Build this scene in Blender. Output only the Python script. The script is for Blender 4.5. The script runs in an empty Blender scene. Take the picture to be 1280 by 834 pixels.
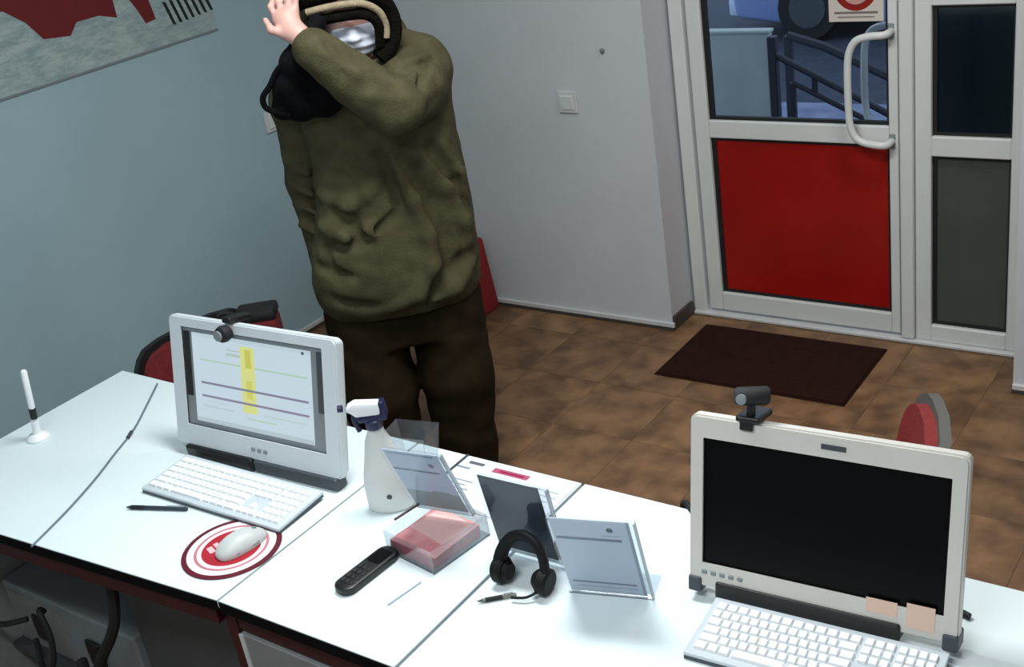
import bpy, bmesh, math, random
import numpy as np
from mathutils import Vector, Matrix, noise
random.seed(7)
R = math.radians
S = bpy.context.scene
COL = S.collection

# ------------------------------------------------------------------ camera
cam_data = bpy.data.cameras.new('camera')
cam = bpy.data.objects.new('camera', cam_data)
COL.objects.link(cam)
S.camera = cam
CAMZ = 2.15
yaw, pitch, roll = R(-39.05713), R(24.85020), R(-9.42158)
Fw = Vector((math.sin(yaw)*math.cos(pitch), math.cos(yaw)*math.cos(pitch), -math.sin(pitch)))
rt = Vector((math.cos(yaw), -math.sin(yaw), 0))
up = rt.cross(Fw)
r2 = math.cos(roll)*rt + math.sin(roll)*up
u2 = -math.sin(roll)*rt + math.cos(roll)*up
cam.matrix_world = Matrix(((r2.x, u2.x, -Fw.x, 0), (r2.y, u2.y, -Fw.y, 0), (r2.z, u2.z, -Fw.z, CAMZ), (0, 0, 0, 1)))
cam_data.sensor_width = 36
cam_data.lens = 1471.437/1280*36
cam_data.clip_start = 0.05

# ------------------------------------------------------------------ world, lights, exposure
w = bpy.data.worlds.new('world'); S.world = w; w.use_nodes = True
w.node_tree.nodes['Background'].inputs[0].default_value = (0.56, 0.66, 0.80, 1)
w.node_tree.nodes['Background'].inputs[1].default_value = 2.2
S.view_settings.view_transform = 'Standard'
S.view_settings.look = 'None'
S.view_settings.exposure = 0.0
S.view_settings.gamma = 1.0
S.view_settings.use_curve_mapping = False

def area(name, loc, size, energy, color, rot=(0, 0, 0)):
    l = bpy.data.lights.new(name, 'AREA'); l.shape = 'RECTANGLE'
    l.size, l.size_y = size; l.energy = energy; l.color = color
    o = bpy.data.objects.new(name, l); o.location = loc; o.rotation_euler = rot
    COL.objects.link(o); return o
area('ceiling_and_fill_light', (-1.55, 1.85, 2.72), (0.8, 0.35), 42, (0.94, 1.0, 0.99))
area('ceiling_and_fill_light', (-0.95, 0.20, 2.72), (1.2, 0.35), 31, (0.95, 0.99, 1.0))  # fill added on the camera side to brighten computer frames and leaflets
area('ceiling_and_fill_light', (-2.9, 0.5, 2.72), (0.35, 0.8), 3.5, (0.35, 0.80, 1.0))  # weak cyan fill added to tint the left side, not a real fixture
area('ceiling_and_fill_light', (-0.7, 3.1, 2.72), (0.5, 0.3), 14, (1.0, 0.96, 0.92))

# ------------------------------------------------------------------ material helpers
def lin(c):
    def f(v):
        v /= 255.0
        return v/12.92 if v <= 0.04045 else ((v+0.055)/1.055)**2.4
    return (f(c[0]), f(c[1]), f(c[2]), 1)
def mat(name, rgb, rough=0.5, metal=0.0, var=0.0, scale=20, bump=0.0, bscale=150, spec=0.5, emit=0.0, perobj=0.0, rgb2=None):
    m = bpy.data.materials.new(name); m.use_nodes = True
    nt = m.node_tree; b = nt.nodes['Principled BSDF']
    b.inputs['Roughness'].default_value = rough; b.inputs['Metallic'].default_value = metal
    b.inputs['Specular IOR Level'].default_value = spec
    c = lin(rgb); b.inputs['Base Color'].default_value = c
    tc = nt.nodes.new('ShaderNodeTexCoord')
    if var or perobj or rgb2:
        n = nt.nodes.new('ShaderNodeTexNoise'); n.inputs['Scale'].default_value = scale; n.inputs['Detail'].default_value = 5
        nt.links.new(tc.outputs['Object'], n.inputs['Vector'])
        mx = nt.nodes.new('ShaderNodeMix'); mx.data_type = 'RGBA'
        d = rgb2 and lin(rgb2) or tuple(max(0, v*(1-var)) for v in c[:3])+(1,)
        mx.inputs[6].default_value = c; mx.inputs[7].default_value = d
        rp = nt.nodes.new('ShaderNodeMapRange'); rp.inputs[1].default_value = 0.35; rp.inputs[2].default_value = 0.65
        nt.links.new(n.outputs['Fac'], rp.inputs[0]); nt.links.new(rp.outputs[0], mx.inputs[0])
        out = mx.outputs[2]
        if perobj:
            oi = nt.nodes.new('ShaderNodeObjectInfo')
            mr = nt.nodes.new('ShaderNodeMapRange'); mr.inputs[3].default_value = 1-perobj; mr.inputs[4].default_value = 1+perobj
            nt.links.new(oi.outputs['Random'], mr.inputs[0])
            hs = nt.nodes.new('ShaderNodeHueSaturation'); nt.links.new(mr.outputs[0], hs.inputs['Value']); nt.links.new(out, hs.inputs['Color'])
            ad = nt.nodes.new('ShaderNodeVectorMath'); ad.operation = 'ADD'
            sc = nt.nodes.new('ShaderNodeVectorMath'); sc.operation = 'SCALE'; sc.inputs[0].default_value = (17, 31, 11)
            nt.links.new(oi.outputs['Random'], sc.inputs['Scale']); nt.links.new(tc.outputs['Object'], ad.inputs[0]); nt.links.new(sc.outputs[0], ad.inputs[1])
            nt.links.new(ad.outputs[0], n.inputs['Vector'])
            out = hs.outputs[0]
        nt.links.new(out, b.inputs['Base Color'])
    if bump:
        n2 = nt.nodes.new('ShaderNodeTexNoise'); n2.inputs['Scale'].default_value = bscale; n2.inputs['Detail'].default_value = 3
        nt.links.new(tc.outputs['Object'], n2.inputs['Vector'])
        bp = nt.nodes.new('ShaderNodeBump'); bp.inputs['Strength'].default_value = bump; bp.inputs['Distance'].default_value = 0.01
        nt.links.new(n2.outputs['Fac'], bp.inputs['Height']); nt.links.new(bp.outputs[0], b.inputs['Normal'])
    if emit:
        b.inputs['Emission Color'].default_value = c; b.inputs['Emission Strength'].default_value = emit
    return m
def glass(name, tint=(235, 240, 240), refl=0.06, haze=0.0, hazecol=(200, 205, 205), rmax=0.7):
    m = bpy.data.materials.new(name); m.use_nodes = True; nt = m.node_tree
    for n in list(nt.nodes): nt.nodes.remove(n)
    o = nt.nodes.new('ShaderNodeOutputMaterial'); t = nt.nodes.new('ShaderNodeBsdfTransparent'); g = nt.nodes.new('ShaderNodeBsdfGlossy')
    t.inputs[0].default_value = lin(tint); g.inputs['Roughness'].default_value = 0.08
    lw = nt.nodes.new('ShaderNodeLayerWeight'); lw.inputs[0].default_value = 0.25
    mr = nt.nodes.new('ShaderNodeMapRange'); mr.inputs[3].default_value = refl; mr.inputs[4].default_value = rmax
    nt.links.new(lw.outputs['Fresnel'], mr.inputs[0])
    mx = nt.nodes.new('ShaderNodeMixShader'); nt.links.new(mr.outputs[0], mx.inputs[0]); nt.links.new(t.outputs[0], mx.inputs[1]); nt.links.new(g.outputs[0], mx.inputs[2])
    out = mx
    if haze:
        d = nt.nodes.new('ShaderNodeBsdfDiffuse'); d.inputs[0].default_value = lin(hazecol)
        m2 = nt.nodes.new('ShaderNodeMixShader'); m2.inputs[0].default_value = haze
        nt.links.new(mx.outputs[0], m2.inputs[1]); nt.links.new(d.outputs[0], m2.inputs[2]); out = m2
    nt.links.new(out.outputs[0], o.inputs[0])
    return m
def print_mat(name, base, items, emit=0.0, rough=0.5, noise_rgb=None, nscale=12):
    """flat print on UV: rectangles ('r',u0,u1,v0,v1,rgb), discs ('c',u,v,r,aspect,rgb)"""
    m = bpy.data.materials.new(name); m.use_nodes = True; nt = m.node_tree; b = nt.nodes['Principled BSDF']
    b.inputs['Roughness'].default_value = rough; b.inputs['Specular IOR Level'].default_value = 0.2
    tc = nt.nodes.new('ShaderNodeTexCoord'); sp = nt.nodes.new('ShaderNodeSeparateXYZ'); nt.links.new(tc.outputs['UV'], sp.inputs[0])
    def M(op, a, bb):
        n = nt.nodes.new('ShaderNodeMath'); n.operation = op
        for i, v in enumerate((a, bb)):
            if isinstance(v, (int, float)): n.inputs[i].default_value = v
            elif v is not None: nt.links.new(v, n.inputs[i])
        return n.outputs[0]
    cur = None
    if noise_rgb:
        n = nt.nodes.new('ShaderNodeTexNoise'); n.inputs['Scale'].default_value = nscale; n.inputs['Detail'].default_value = 8; n.inputs['Roughness'].default_value = 0.75
        nt.links.new(tc.outputs['UV'], n.inputs['Vector'])
        rp = nt.nodes.new('ShaderNodeMapRange'); rp.inputs[1].default_value = 0.4; rp.inputs[2].default_value = 0.6
        nt.links.new(n.outputs['Fac'], rp.inputs[0])
        mx = nt.nodes.new('ShaderNodeMix'); mx.data_type = 'RGBA'; mx.inputs[6].default_value = lin(base); mx.inputs[7].default_value = lin(noise_rgb)
        nt.links.new(rp.outputs[0], mx.inputs[0]); cur = mx.outputs[2]
    for it in items:
        if it[0] == 'r':
            _, u0, u1, v0, v1, c = it
            a = M('LESS_THAN', M('ABSOLUTE', M('SUBTRACT', sp.outputs[0], (u0+u1)/2), None), (u1-u0)/2)
            d = M('LESS_THAN', M('ABSOLUTE', M('SUBTRACT', sp.outputs[1], (v0+v1)/2), None), (v1-v0)/2)
            f = M('MULTIPLY', a, d)
        else:
            _, u, v, r, asp, c = it
            du = M('MULTIPLY', M('SUBTRACT', sp.outputs[0], u), asp); dv = M('SUBTRACT', sp.outputs[1], v)
            f = M('LESS_THAN', M('ADD', M('MULTIPLY', du, du), M('MULTIPLY', dv, dv)), r*r)
        mx = nt.nodes.new('ShaderNodeMix'); mx.data_type = 'RGBA'
        nt.links.new(f, mx.inputs[0])
        if cur is None: mx.inputs[6].default_value = lin(base)
        else: nt.links.new(cur, mx.inputs[6])
        mx.inputs[7].default_value = lin(c); cur = mx.outputs[2]
    if cur is None: b.inputs['Base Color'].default_value = lin(base)
    else: nt.links.new(cur, b.inputs['Base Color'])
    if emit:
        if cur is None: b.inputs['Emission Color'].default_value = lin(base)
        else: nt.links.new(cur, b.inputs['Emission Color'])
        b.inputs['Emission Strength'].default_value = emit
        b.inputs['Base Color'].default_value = (0.02, 0.02, 0.02, 1)
        for l in list(b.inputs['Base Color'].links): nt.links.remove(l)
    return m

# ------------------------------------------------------------------ mesh helpers
I4 = Matrix.Identity(4)
def T(x, y, z): return Matrix.Translation((x, y, z))
def RX(a): return Matrix.Rotation(a, 4, 'X')
def RY(a): return Matrix.Rotation(a, 4, 'Y')
def RZ(a): return Matrix.Rotation(a, 4, 'Z')
def new(): return bmesh.new()
def box(bm, x0, x1, y0, y1, z0, z1, bev=0.0, seg=2, M=I4):
    t = bmesh.new(); bmesh.ops.create_cube(t, size=1)
    bmesh.ops.transform(t, matrix=T((x0+x1)/2, (y0+y1)/2, (z0+z1)/2) @ Matrix.Diagonal((x1-x0, y1-y0, z1-z0, 1)), verts=t.verts)
    if bev: bmesh.ops.bevel(t, geom=list(t.edges), offset=bev, segments=seg, profile=0.5, affect='EDGES')
    merge(bm, t, M); return bm
def merge(bm, t, M=I4):
    bmesh.ops.transform(t, matrix=M, verts=t.verts)
    vm = {}
    for v in t.verts: vm[v] = bm.verts.new(v.co)
    for f in t.faces:
        try: bm.faces.new([vm[v] for v in f.verts])
        except ValueError: pass
    t.free()
def prism(bm, pts, z0, z1, M=I4, bev=0.0):
    """polygon pts in local xy extruded z0..z1"""
    t = bmesh.new()
    lo = [t.verts.new((p[0], p[1], z0)) for p in pts]; hi = [t.verts.new((p[0], p[1], z1)) for p in pts]
    n = len(pts); t.faces.new(lo[::-1]); t.faces.new(hi)
    for i in range(n): t.faces.new((lo[i], lo[(i+1) % n], hi[(i+1) % n], hi[i]))
    bmesh.ops.recalc_face_normals(t, faces=t.faces)
    if bev: bmesh.ops.bevel(t, geom=list(t.edges), offset=bev, segments=2, profile=0.5, affect='EDGES')
    merge(bm, t, M); return bm
def ring(bm, outer, inner, z0, z1, M=I4):
    """frame between two outlines with equal vertex counts"""
    t = bmesh.new(); n = len(outer)
    L = [[t.verts.new((p[0], p[1], z)) for p in pts] for pts, z in ((outer, z0), (inner, z0), (inner, z1), (outer, z1))]
    for i in range(n):
        j = (i+1) % n
        for a in range(4):
            b = (a+1) % 4
            t.faces.new((L[a][i], L[a][j], L[b][j], L[b][i]))
    bmesh.ops.recalc_face_normals(t, faces=t.faces)
    merge(bm, t, M); return bm
def rrect(w, h, r, n=5, cx=0, cy=0):
    P = []
    for sx, sy, a0 in ((1, 1, 0), (-1, 1, 90), (-1, -1, 180), (1, -1, 270)):
        for k in range(n):
            a = R(a0+90*k/(n-1)); P.append((cx+sx*(w/2-r)+r*math.cos(a), cy+sy*(h/2-r)+r*math.sin(a)))
    return P
def tube(bm, pts, r, n=8, M=I4, closed=False, flat=1.0):
    pts = [Vector(p) for p in pts]; m = len(pts)
    rr = r if isinstance(r, (list, tuple)) else [r]*m
    t = bmesh.new(); rings = []; prev = None
    for i, p in enumerate(pts):
        a = pts[(i-1) % m] if (closed or i > 0) else p; b = pts[(i+1) % m] if (closed or i < m-1) else p
        d = (b-a).normalized()
        if prev is None:
            q = d.orthogonal().normalized()
        else:
            q = (prev - d*prev.dot(d)).normalized()
        prev = q; s = d.cross(q)
        rings.append([t.verts.new(p+rr[i]*(math.cos(2*math.pi*k/n)*q+flat*math.sin(2*math.pi*k/n)*s)) for k in range(n)])
    for i in range(m if closed else m-1):
        A, B = rings[i], rings[(i+1) % m]
        for k in range(n): t.faces.new((A[k], A[(k+1) % n], B[(k+1) % n], B[k]))
    if not closed: t.faces.new(rings[0][::-1]); t.faces.new(rings[-1])
    bmesh.ops.recalc_face_normals(t, faces=t.faces)
    merge(bm, t, M); return bm
def lathe(bm, prof, n=24, M=I4, sx=1, sy=1):
    t = bmesh.new(); rings = []
    for r, z in prof:
        rings.append([t.verts.new((sx*r*math.cos(2*math.pi*k/n), sy*r*math.sin(2*math.pi*k/n), z)) for k in range(n)])
    for A, B in zip(rings, rings[1:]):
        for k in range(n): t.faces.new((A[k], A[(k+1) % n], B[(k+1) % n], B[k]))
    t.faces.new(rings[0][::-1]); t.faces.new(rings[-1])
    bmesh.ops.recalc_face_normals(t, faces=t.faces)
    merge(bm, t, M); return bm
def smooth_path(pts, k=6):
    P = [Vector(p) for p in pts]; out = []
    for i in range(len(P)-1):
        p0 = P[max(i-1, 0)]; p1 = P[i]; p2 = P[i+1]; p3 = P[min(i+2, len(P)-1)]
        for j in range(k):
            t = j/k
            out.append(0.5*((2*p1)+(p2-p0)*t+(2*p0-5*p1+4*p2-p3)*t*t+(3*p1-p0-3*p2+p3)*t**3))
    out.append(P[-1]); return out
def obj(name, bm, m, parent=None, smooth=False, world=False):
    if world and parent is not None:
        bmesh.ops.transform(bm, matrix=parent.matrix_basis.inverted(), verts=bm.verts)
    me = bpy.data.meshes.new(name); bm.to_mesh(me); bm.free()
    me.materials.append(m)
    if smooth:
        for p in me.polygons: p.use_smooth = True
        try: me.set_sharp_from_angle(angle=R(40))
        except Exception: pass
    o = bpy.data.objects.new(name, me); COL.objects.link(o)
    if parent is not None: o.parent = parent
    return o
def quad(name, pts, m, parent=None, thick=0.0006):
    """thin printed slab, UV 0..1 over the face; pts: BL, BR, TR, TL (front)"""
    P = [Vector(p) for p in pts]; n = (P[1]-P[0]).cross(P[3]-P[0]).normalized()*thick
    me = bpy.data.meshes.new(name)
    V = P+[p-n for p in P]
    me.from_pydata([tuple(v) for v in V], [], [(0, 1, 2, 3), (7, 6, 5, 4), (0, 4, 5, 1), (1, 5, 6, 2), (2, 6, 7, 3), (3, 7, 4, 0)])
    uv = me.uv_layers.new(name='UVMap'); uvs = [(0, 0), (1, 0), (1, 1), (0, 1)]*2
    for l in me.loops: uv.data[l.index].uv = uvs[l.vertex_index]
    me.materials.append(m)
    o = bpy.data.objects.new(name, me); COL.objects.link(o)
    if parent is not None: o.parent = parent
    return o
def tag(o, label, cat, group=None, kind=None):
    if label: o['label'] = label
    if cat: o['category'] = cat
    if group: o['group'] = group
    if kind: o['kind'] = kind
    return o
def thing(name, label, cat, loc=(0, 0, 0), rz=0.0, group=None):
    o = bpy.data.objects.new(name, None); COL.objects.link(o); o.empty_display_size = 0.1
    o.matrix_basis = T(*loc) @ RZ(rz)
    return tag(o, label, cat, group)
def struct(o): o['kind'] = 'structure'; return o
def link_copy(o, name, parent, loc):
    c = o.copy(); c.name = name; COL.objects.link(c); c.parent = parent; c.location = loc; return c

# ------------------------------------------------------------------ materials
WALLL = mat('wall_paint_cool_light', (162, 188, 196), 0.8, var=0.05, scale=2.5, bump=0.05, bscale=60)  # bluish light on the left side is put into this wall colour
WALL = mat('wall_paint', (200, 202, 206), 0.8, var=0.05, scale=2.5, bump=0.05, bscale=60)
CEIL = mat('ceiling_paint', (225, 228, 228), 0.9, var=0.03)
GROUT = mat('grout', (122, 94, 66), 0.9, var=0.3, scale=30)
TILE = mat('floor_tile_stone', (140, 104, 72), 0.5, rgb2=(94, 66, 44), scale=8, bump=0.12, bscale=25, perobj=0.12)
TRIM = mat('white_trim', (205, 205, 205), 0.5, var=0.08)
DARKBASE = mat('dark_skirting', (70, 62, 58), 0.6, var=0.2)
PVC = mat('white_pvc', (214, 216, 214), 0.35, var=0.04, scale=6)
RUBBER = mat('black_gasket', (18, 19, 20), 0.6, var=0.1)
REDP = mat('red_panel', (158, 20, 16), 0.3, var=0.2, scale=3)
GREYP = mat('grey_panel', (72, 77, 72), 0.4, var=0.15, scale=5)
GLASS = glass('window_glass', (225, 232, 238), 0.03)
TINT = glass('tinted_glass', (118, 138, 144), 0.04)
MAT_RUG = mat('brown_mat', (48, 25, 17), 0.95, var=0.25, scale=60, spec=0.1, bump=0.5, bscale=400)
DESK = mat('white_laminate', (222, 233, 236), 0.55, var=0.02, scale=4, spec=0.35)
EDGEB = mat('black_edge_band', (12, 10, 12), 0.8, var=0.1, spec=0.1)
MAROON = mat('maroon_edge', (58, 12, 20), 0.5, var=0.15)
DESKGREY = mat('desk_panel_grey', (128, 130, 130), 0.6, var=0.1)
DESKDARK = mat('desk_panel_dark', (70, 74, 74), 0.6, var=0.1)
BLACK = mat('black_plastic', (14, 14, 16), 0.4, var=0.2)
BLACKM = mat('black_matte', (20, 20, 22), 0.7, var=0.2)
DKGREY = mat('dark_grey_plastic', (62, 68, 74), 0.5, var=0.1)
MIDGREY = mat('mid_grey_plastic', (128, 136, 140), 0.5, var=0.08)
BEZEL = mat('off_white_plastic', (206, 203, 196), 0.4, var=0.04, scale=10)
BEZEL2 = mat('cool_white_plastic', (205, 212, 216), 0.4, var=0.04, scale=10)
KEYW = mat('white_keys', (238, 240, 242), 0.45, var=0.02)
KEYB = mat('keyboard_body_white', (196, 204, 210), 0.5, var=0.05)
SCROFF = mat('dark_screen', (5, 5, 6), 0.3, var=0.2, scale=3, spec=0.12)
OLIVE = mat('olive_jacket_cloth', (77, 73, 52), 0.9, rgb2=(66, 61, 42), scale=22, bump=0.35, bscale=220, spec=0.15)
TROUS = mat('dark_brown_trouser_cloth', (42, 33, 20), 0.95, rgb2=(34, 26, 14), scale=16, bump=0.35, bscale=250, spec=0.1)
SKIN = mat('skin', (205, 158, 148), 0.55, var=0.12, scale=18)
HSB = mat('headset_black', (9, 9, 10), 0.6, var=0.2, spec=0.25)
SCARF = mat('black_scarf_cloth', (14, 14, 18), 0.95, var=0.3, bump=0.3, bscale=300, spec=0.1)
RIMB = mat('black_fur_trim', (20, 18, 15), 1.0, var=0.4, scale=60, bump=0.8, bscale=160, spec=0.05)
RIMT = mat('beige_trim', (150, 135, 110), 0.95, var=0.2, scale=50, bump=0.4, bscale=160)
MASKM = mat('white_mask_cloth', (218, 222, 236), 0.8, var=0.12, scale=25, bump=0.3, bscale=60)
CHRED = mat('dark_red_upholstery', (112, 22, 28), 0.85, var=0.25, scale=40, bump=0.3, bscale=300)
CHRED2 = mat('red_upholstery', (128, 28, 28), 0.8, var=0.2, scale=40, bump=0.3, bscale=300)
CHBLK = mat('black_tube', (16, 16, 18), 0.45, var=0.1)
CHGRY = mat('grey_shell', (84, 82, 78), 0.6, var=0.1)
ACR = glass('clear_acrylic', (248, 250, 252), 0.0, haze=0.012, hazecol=(225, 230, 236), rmax=0.09)
TRAYA = glass('tray_acrylic', (244, 246, 248), 0.01, haze=0.035, hazecol=(226, 232, 238), rmax=0.3)
ACRE = glass('acrylic_edge', (225, 232, 235), 0.10, haze=0.4, hazecol=(230, 234, 238))

# ------------------------------------------------------------------ structure
XL, YB, YD, XP, XR2 = -3.89, 3.85, 4.05, -2.265, -0.90
H = 2.8
floor = struct(obj('floor', box(new(), XL-0.1, 1.3, -0.8, 4.14, -0.1, -0.0012), GROUT))
t0 = None
TS = 0.335
xs = [-0.98+TS*k for k in range(-9, 4)]; ys = [3.68+TS*k for k in range(-9, 2)]
for x in xs:
    for y in ys:
        x0, x1 = max(x, XL+0.002), min(x+TS, 0.4); y0, y1 = y, min(y+TS, 4.0)
        if x1-x0 < 0.02 or y1-y0 < 0.02: continue
        full = abs(x1-x0-TS) < 1e-6 and abs(y1-y0-TS) < 1e-6
        if full and t0 is not None:
            link_copy(t0, 'floor_tile', floor, ((x0+x1)/2, (y0+y1)/2, random.uniform(-0.0004, 0)))
        else:
            hx, hy = (x1-x0)/2-0.0011, (y1-y0)/2-0.0011
            o = obj('floor_tile', box(new(), -hx, hx, -hy, hy, -0.0012, 0.0006, 0.0005, 1), TILE, floor); o.location = ((x0+x1)/2, (y0+y1)/2, 0)
            if full: t0 = o
struct(obj('wall_left', box(new(), XL-0.1, XL, -0.8, 4.14, -0.006, H), WALLL))
struct(obj('wall_back', box(new(), XL, XP, YB, 4.14, -0.006, H), WALL))
struct(obj('wall_back_right', box(new(), XR2, 1.3, 3.77, 4.14, -0.006, H), WALL))
struct(obj('wall_right', box(new(), 1.2, 1.3, -0.8, 3.77, -0.006, H), WALL))
struct(obj('wall_front', box(new(), XL, 1.2, -0.8, -0.7, -0.006, H), WALL))
struct(obj('wall_over_door', box(new(), XP, XR2, YD-0.03, 4.14, 2.12, H), WALL))
struct(obj('ceiling', box(new(), XL-0.1, 1.3, -0.8, 4.14, H, H+0.1), CEIL))
def base(name, x0, x1, y0, y1):
    b = struct(obj(name, box(new(), x0, x1, y0, y1, 0, 0.014), DARKBASE))
    obj('cap_strip', box(new(), x0, x1, y0, y1, 0.014, 0.036, 0.003, 1), TRIM, b)
base('baseboard_back', XL+0.016, XP+0.012, YB-0.014, YB)
base('baseboard_left', XL, XL+0.014, -0.6, YB-0.002)
struct(obj('baseboard_pier', box(new(), XP, XP+0.012, YB+0.002, YD-0.035, 0, 0.06), DARKBASE))
base('baseboard_right', XR2, 1.2, 3.756, 3.77)

# ------------------------------------------------------------------ door and sidelight (both white plastic frames)
def rect_frame(bm, x0, x1, z0, z1, wl, wr, wb, wt, y0, y1):
    box(bm, x0, x0+wl, y0, y1, z0, z1, 0.004, 1); box(bm, x1-wr, x1, y0, y1, z0, z1, 0.004, 1)
    if wb: box(bm, x0+wl, x1-wr, y0, y1, z0, z0+wb, 0.004, 1)
    box(bm, x0+wl, x1-wr, y0, y1, z1-wt, z1, 0.004, 1)
door = bpy.data.objects.new('door_1', None); COL.objects.link(door); door.location = (-1.78, YD, 0); struct(door)
def dpart(name, bm, m, smooth=False, par=None): return obj(name, bm, m, par or door, smooth, world=True) if par is None else obj(name, bm, m, par, smooth)
bm = new(); box(bm, XP+0.012, -2.196, YD-0.025, YD+0.045, 0, 2.12, 0.004, 1); box(bm, -2.196, -1.375, YD-0.025, YD+0.045, 2.06, 2.12, 0.004, 1)
dpart('door_frame', bm, PVC)
dpart('threshold', box(new(), XP+0.012, XR2-0.002, YD-0.035, YD+0.06, 0, 0.014, 0.003, 1), TRIM)
bm = new(); box(bm, -1.371, -1.322, YD-0.03, YD+0.045, 0.014, 2.12, 0.008, 2)
dpart('post', bm, PVC)
# leaf
bm = new()
for a in ((-2.186, -2.126, 0.026, 2.05), (-1.413, -1.378, 0.026, 2.05)): box(bm, a[0], a[1], YD-0.012, YD+0.04, a[2], a[3], 0.005, 2)
dpart('stile', bm, PVC)
for z0, z1 in ((0.026, 0.106), (0.775, 0.846), (1.97, 2.05)):
    dpart('rail', box(new(), -2.126, -1.413, YD-0.012, YD+0.04, z0, z1, 0.005, 2), PVC)
for z0, z1 in ((0.106, 0.775), (0.846, 1.97)):
    bm = new(); M = T(0, YD+0.012, 0) @ RX(R(90))
    ring(bm, [(-2.126, z0), (-1.413, z0), (-1.413, z1), (-2.126, z1)], [(-2.106, z0+0.013), (-1.424, z0+0.013), (-1.424, z1-0.013), (-2.106, z1-0.013)], -0.008, 0.008, M)
    dpart('gasket', bm, RUBBER)
dpart('red_panel', box(new(), -2.106, -1.424, YD+0.008, YD+0.022, 0.119, 0.762), REDP)
dpart('glass_pane', box(new(), -2.106, -1.424, YD+0.010, YD+0.016, 0.859, 1.957), GLASS)
def handle(yoff, s):
    pts = [(-1.40, YD+s*0.012, 1.185), (-1.405, yoff, 1.185), (-1.46, yoff, 1.18), (-1.505, yoff, 1.165), (-1.53, yoff, 1.125), (-1.538, yoff, 1.06), (-1.538, yoff, 0.92), (-1.532, yoff, 0.855), (-1.512, yoff, 0.815), (-1.475, yoff, 0.797), (-1.41, yoff, 0.792), (-1.402, YD+s*0.012, 0.792)]
    return tube(new(), smooth_path(pts, 4), 0.0135, 10)
dpart('handle', handle(YD-0.065, -1), PVC, True)
dpart('handle', handle(YD+0.10, 3), PVC, True)
for z in (1.185, 0.792):
    dpart('handle_mount', box(new(), -1.411, -1.389, YD-0.016, YD-0.010, z-0.028, z+0.028, 0.003, 1), MIDGREY)
# sidelight
win = bpy.data.objects.new('window_1', None); COL.objects.link(win); win.location = (-1.12, YD, 0); struct(win)
bm = new(); rect_frame(bm, -1.320, XR2-0.002, 0.014, 2.12, 0.057, 0.092, 0.065, 0.06, YD-0.014, YD+0.045)
box(bm, -1.263, -0.994, YD-0.014, YD+0.045, 0.742, 0.815, 0.004, 1); box(bm, -1.263, -0.994, YD-0.014, YD+0.045, 1.268, 1.325, 0.004, 1)
obj('window_frame', bm, PVC, win, world=True)
for z0, z1, mm, nm in ((0.079, 0.742, GREYP, 'grey_panel'), (0.815, 1.268, TINT, 'glass_pane'), (1.325, 2.06, TINT, 'glass_pane')):
    bm = new(); M = T(0, YD+0.012, 0) @ RX(R(90))
    ring(bm, [(-1.263, z0), (-0.994, z0), (-0.994, z1), (-1.263, z1)], [(-1.248, z0+0.012), (-1.003, z0+0.012), (-1.003, z1-0.012), (-1.248, z1-0.012)], -0.008, 0.008, M)
    obj('gasket', bm, RUBBER, win, world=True)
    obj(nm, box(new(), -1.248, -1.003, YD+0.010, YD+0.016, z0+0.012, z1-0.012), mm, win, world=True)
# sign on the door glass
SIGN = print_mat('door_sign_print', (205, 196, 186), [('c', .5, .58, .40, 1.0, (140, 34, 26)), ('c', .5, .56, .27, 1.0, (190, 150, 140)), ('r', .3, .7, .5, .62, (120, 30, 24)), ('r', .1, .9, .13, .17, (120, 110, 105)), ('r', .16, .84, .06, .09, (140, 130, 125))])
tag(quad('door_sign', [(-1.628, YD+0.0085, 1.216), (-1.432, YD+0.0085, 1.216), (-1.432, YD+0.0085, 1.42), (-1.628, YD+0.0085, 1.42)], SIGN), 'white notice with a round red symbol stuck on the door glass', 'sign')

# wall fittings
sw = thing('light_switch', 'white square light switch on the back wall left of the door', 'switch', (-2.641, YB, 0.965))
obj('switch_plate', box(new(), -0.045, 0.045, -0.010, -0.0005, -0.045, 0.045, 0.004, 2), TRIM, sw)
obj('rocker', box(new(), -0.030, 0.030, -0.016, -0.009, -0.030, 0.030, 0.003, 1, T(0, 0, 0) @ RX(R(4))), PVC, sw)
sw = thing('light_switch', 'white light switch on the left wall beside the person, half hidden', 'switch', (XL, 3.40, 0.985), R(90))
obj('switch_plate', box(new(), -0.045, 0.045, -0.012, -0.0005, -0.045, 0.045, 0.004, 2), TRIM, sw)
obj('rocker', box(new(), -0.030, 0.030, -0.018, -0.011, -0.030, 0.030, 0.003, 1), PVC, sw)
tag(obj('wall_hook', tube(new(), [(-2.449, YB-0.0005, 1.171), (-2.449, YB-0.012, 1.171), (-2.449, YB-0.016, 1.178)], 0.008, 8), MIDGREY, None, True), 'small dark hook in the back wall above the light switch', 'hook')

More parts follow.
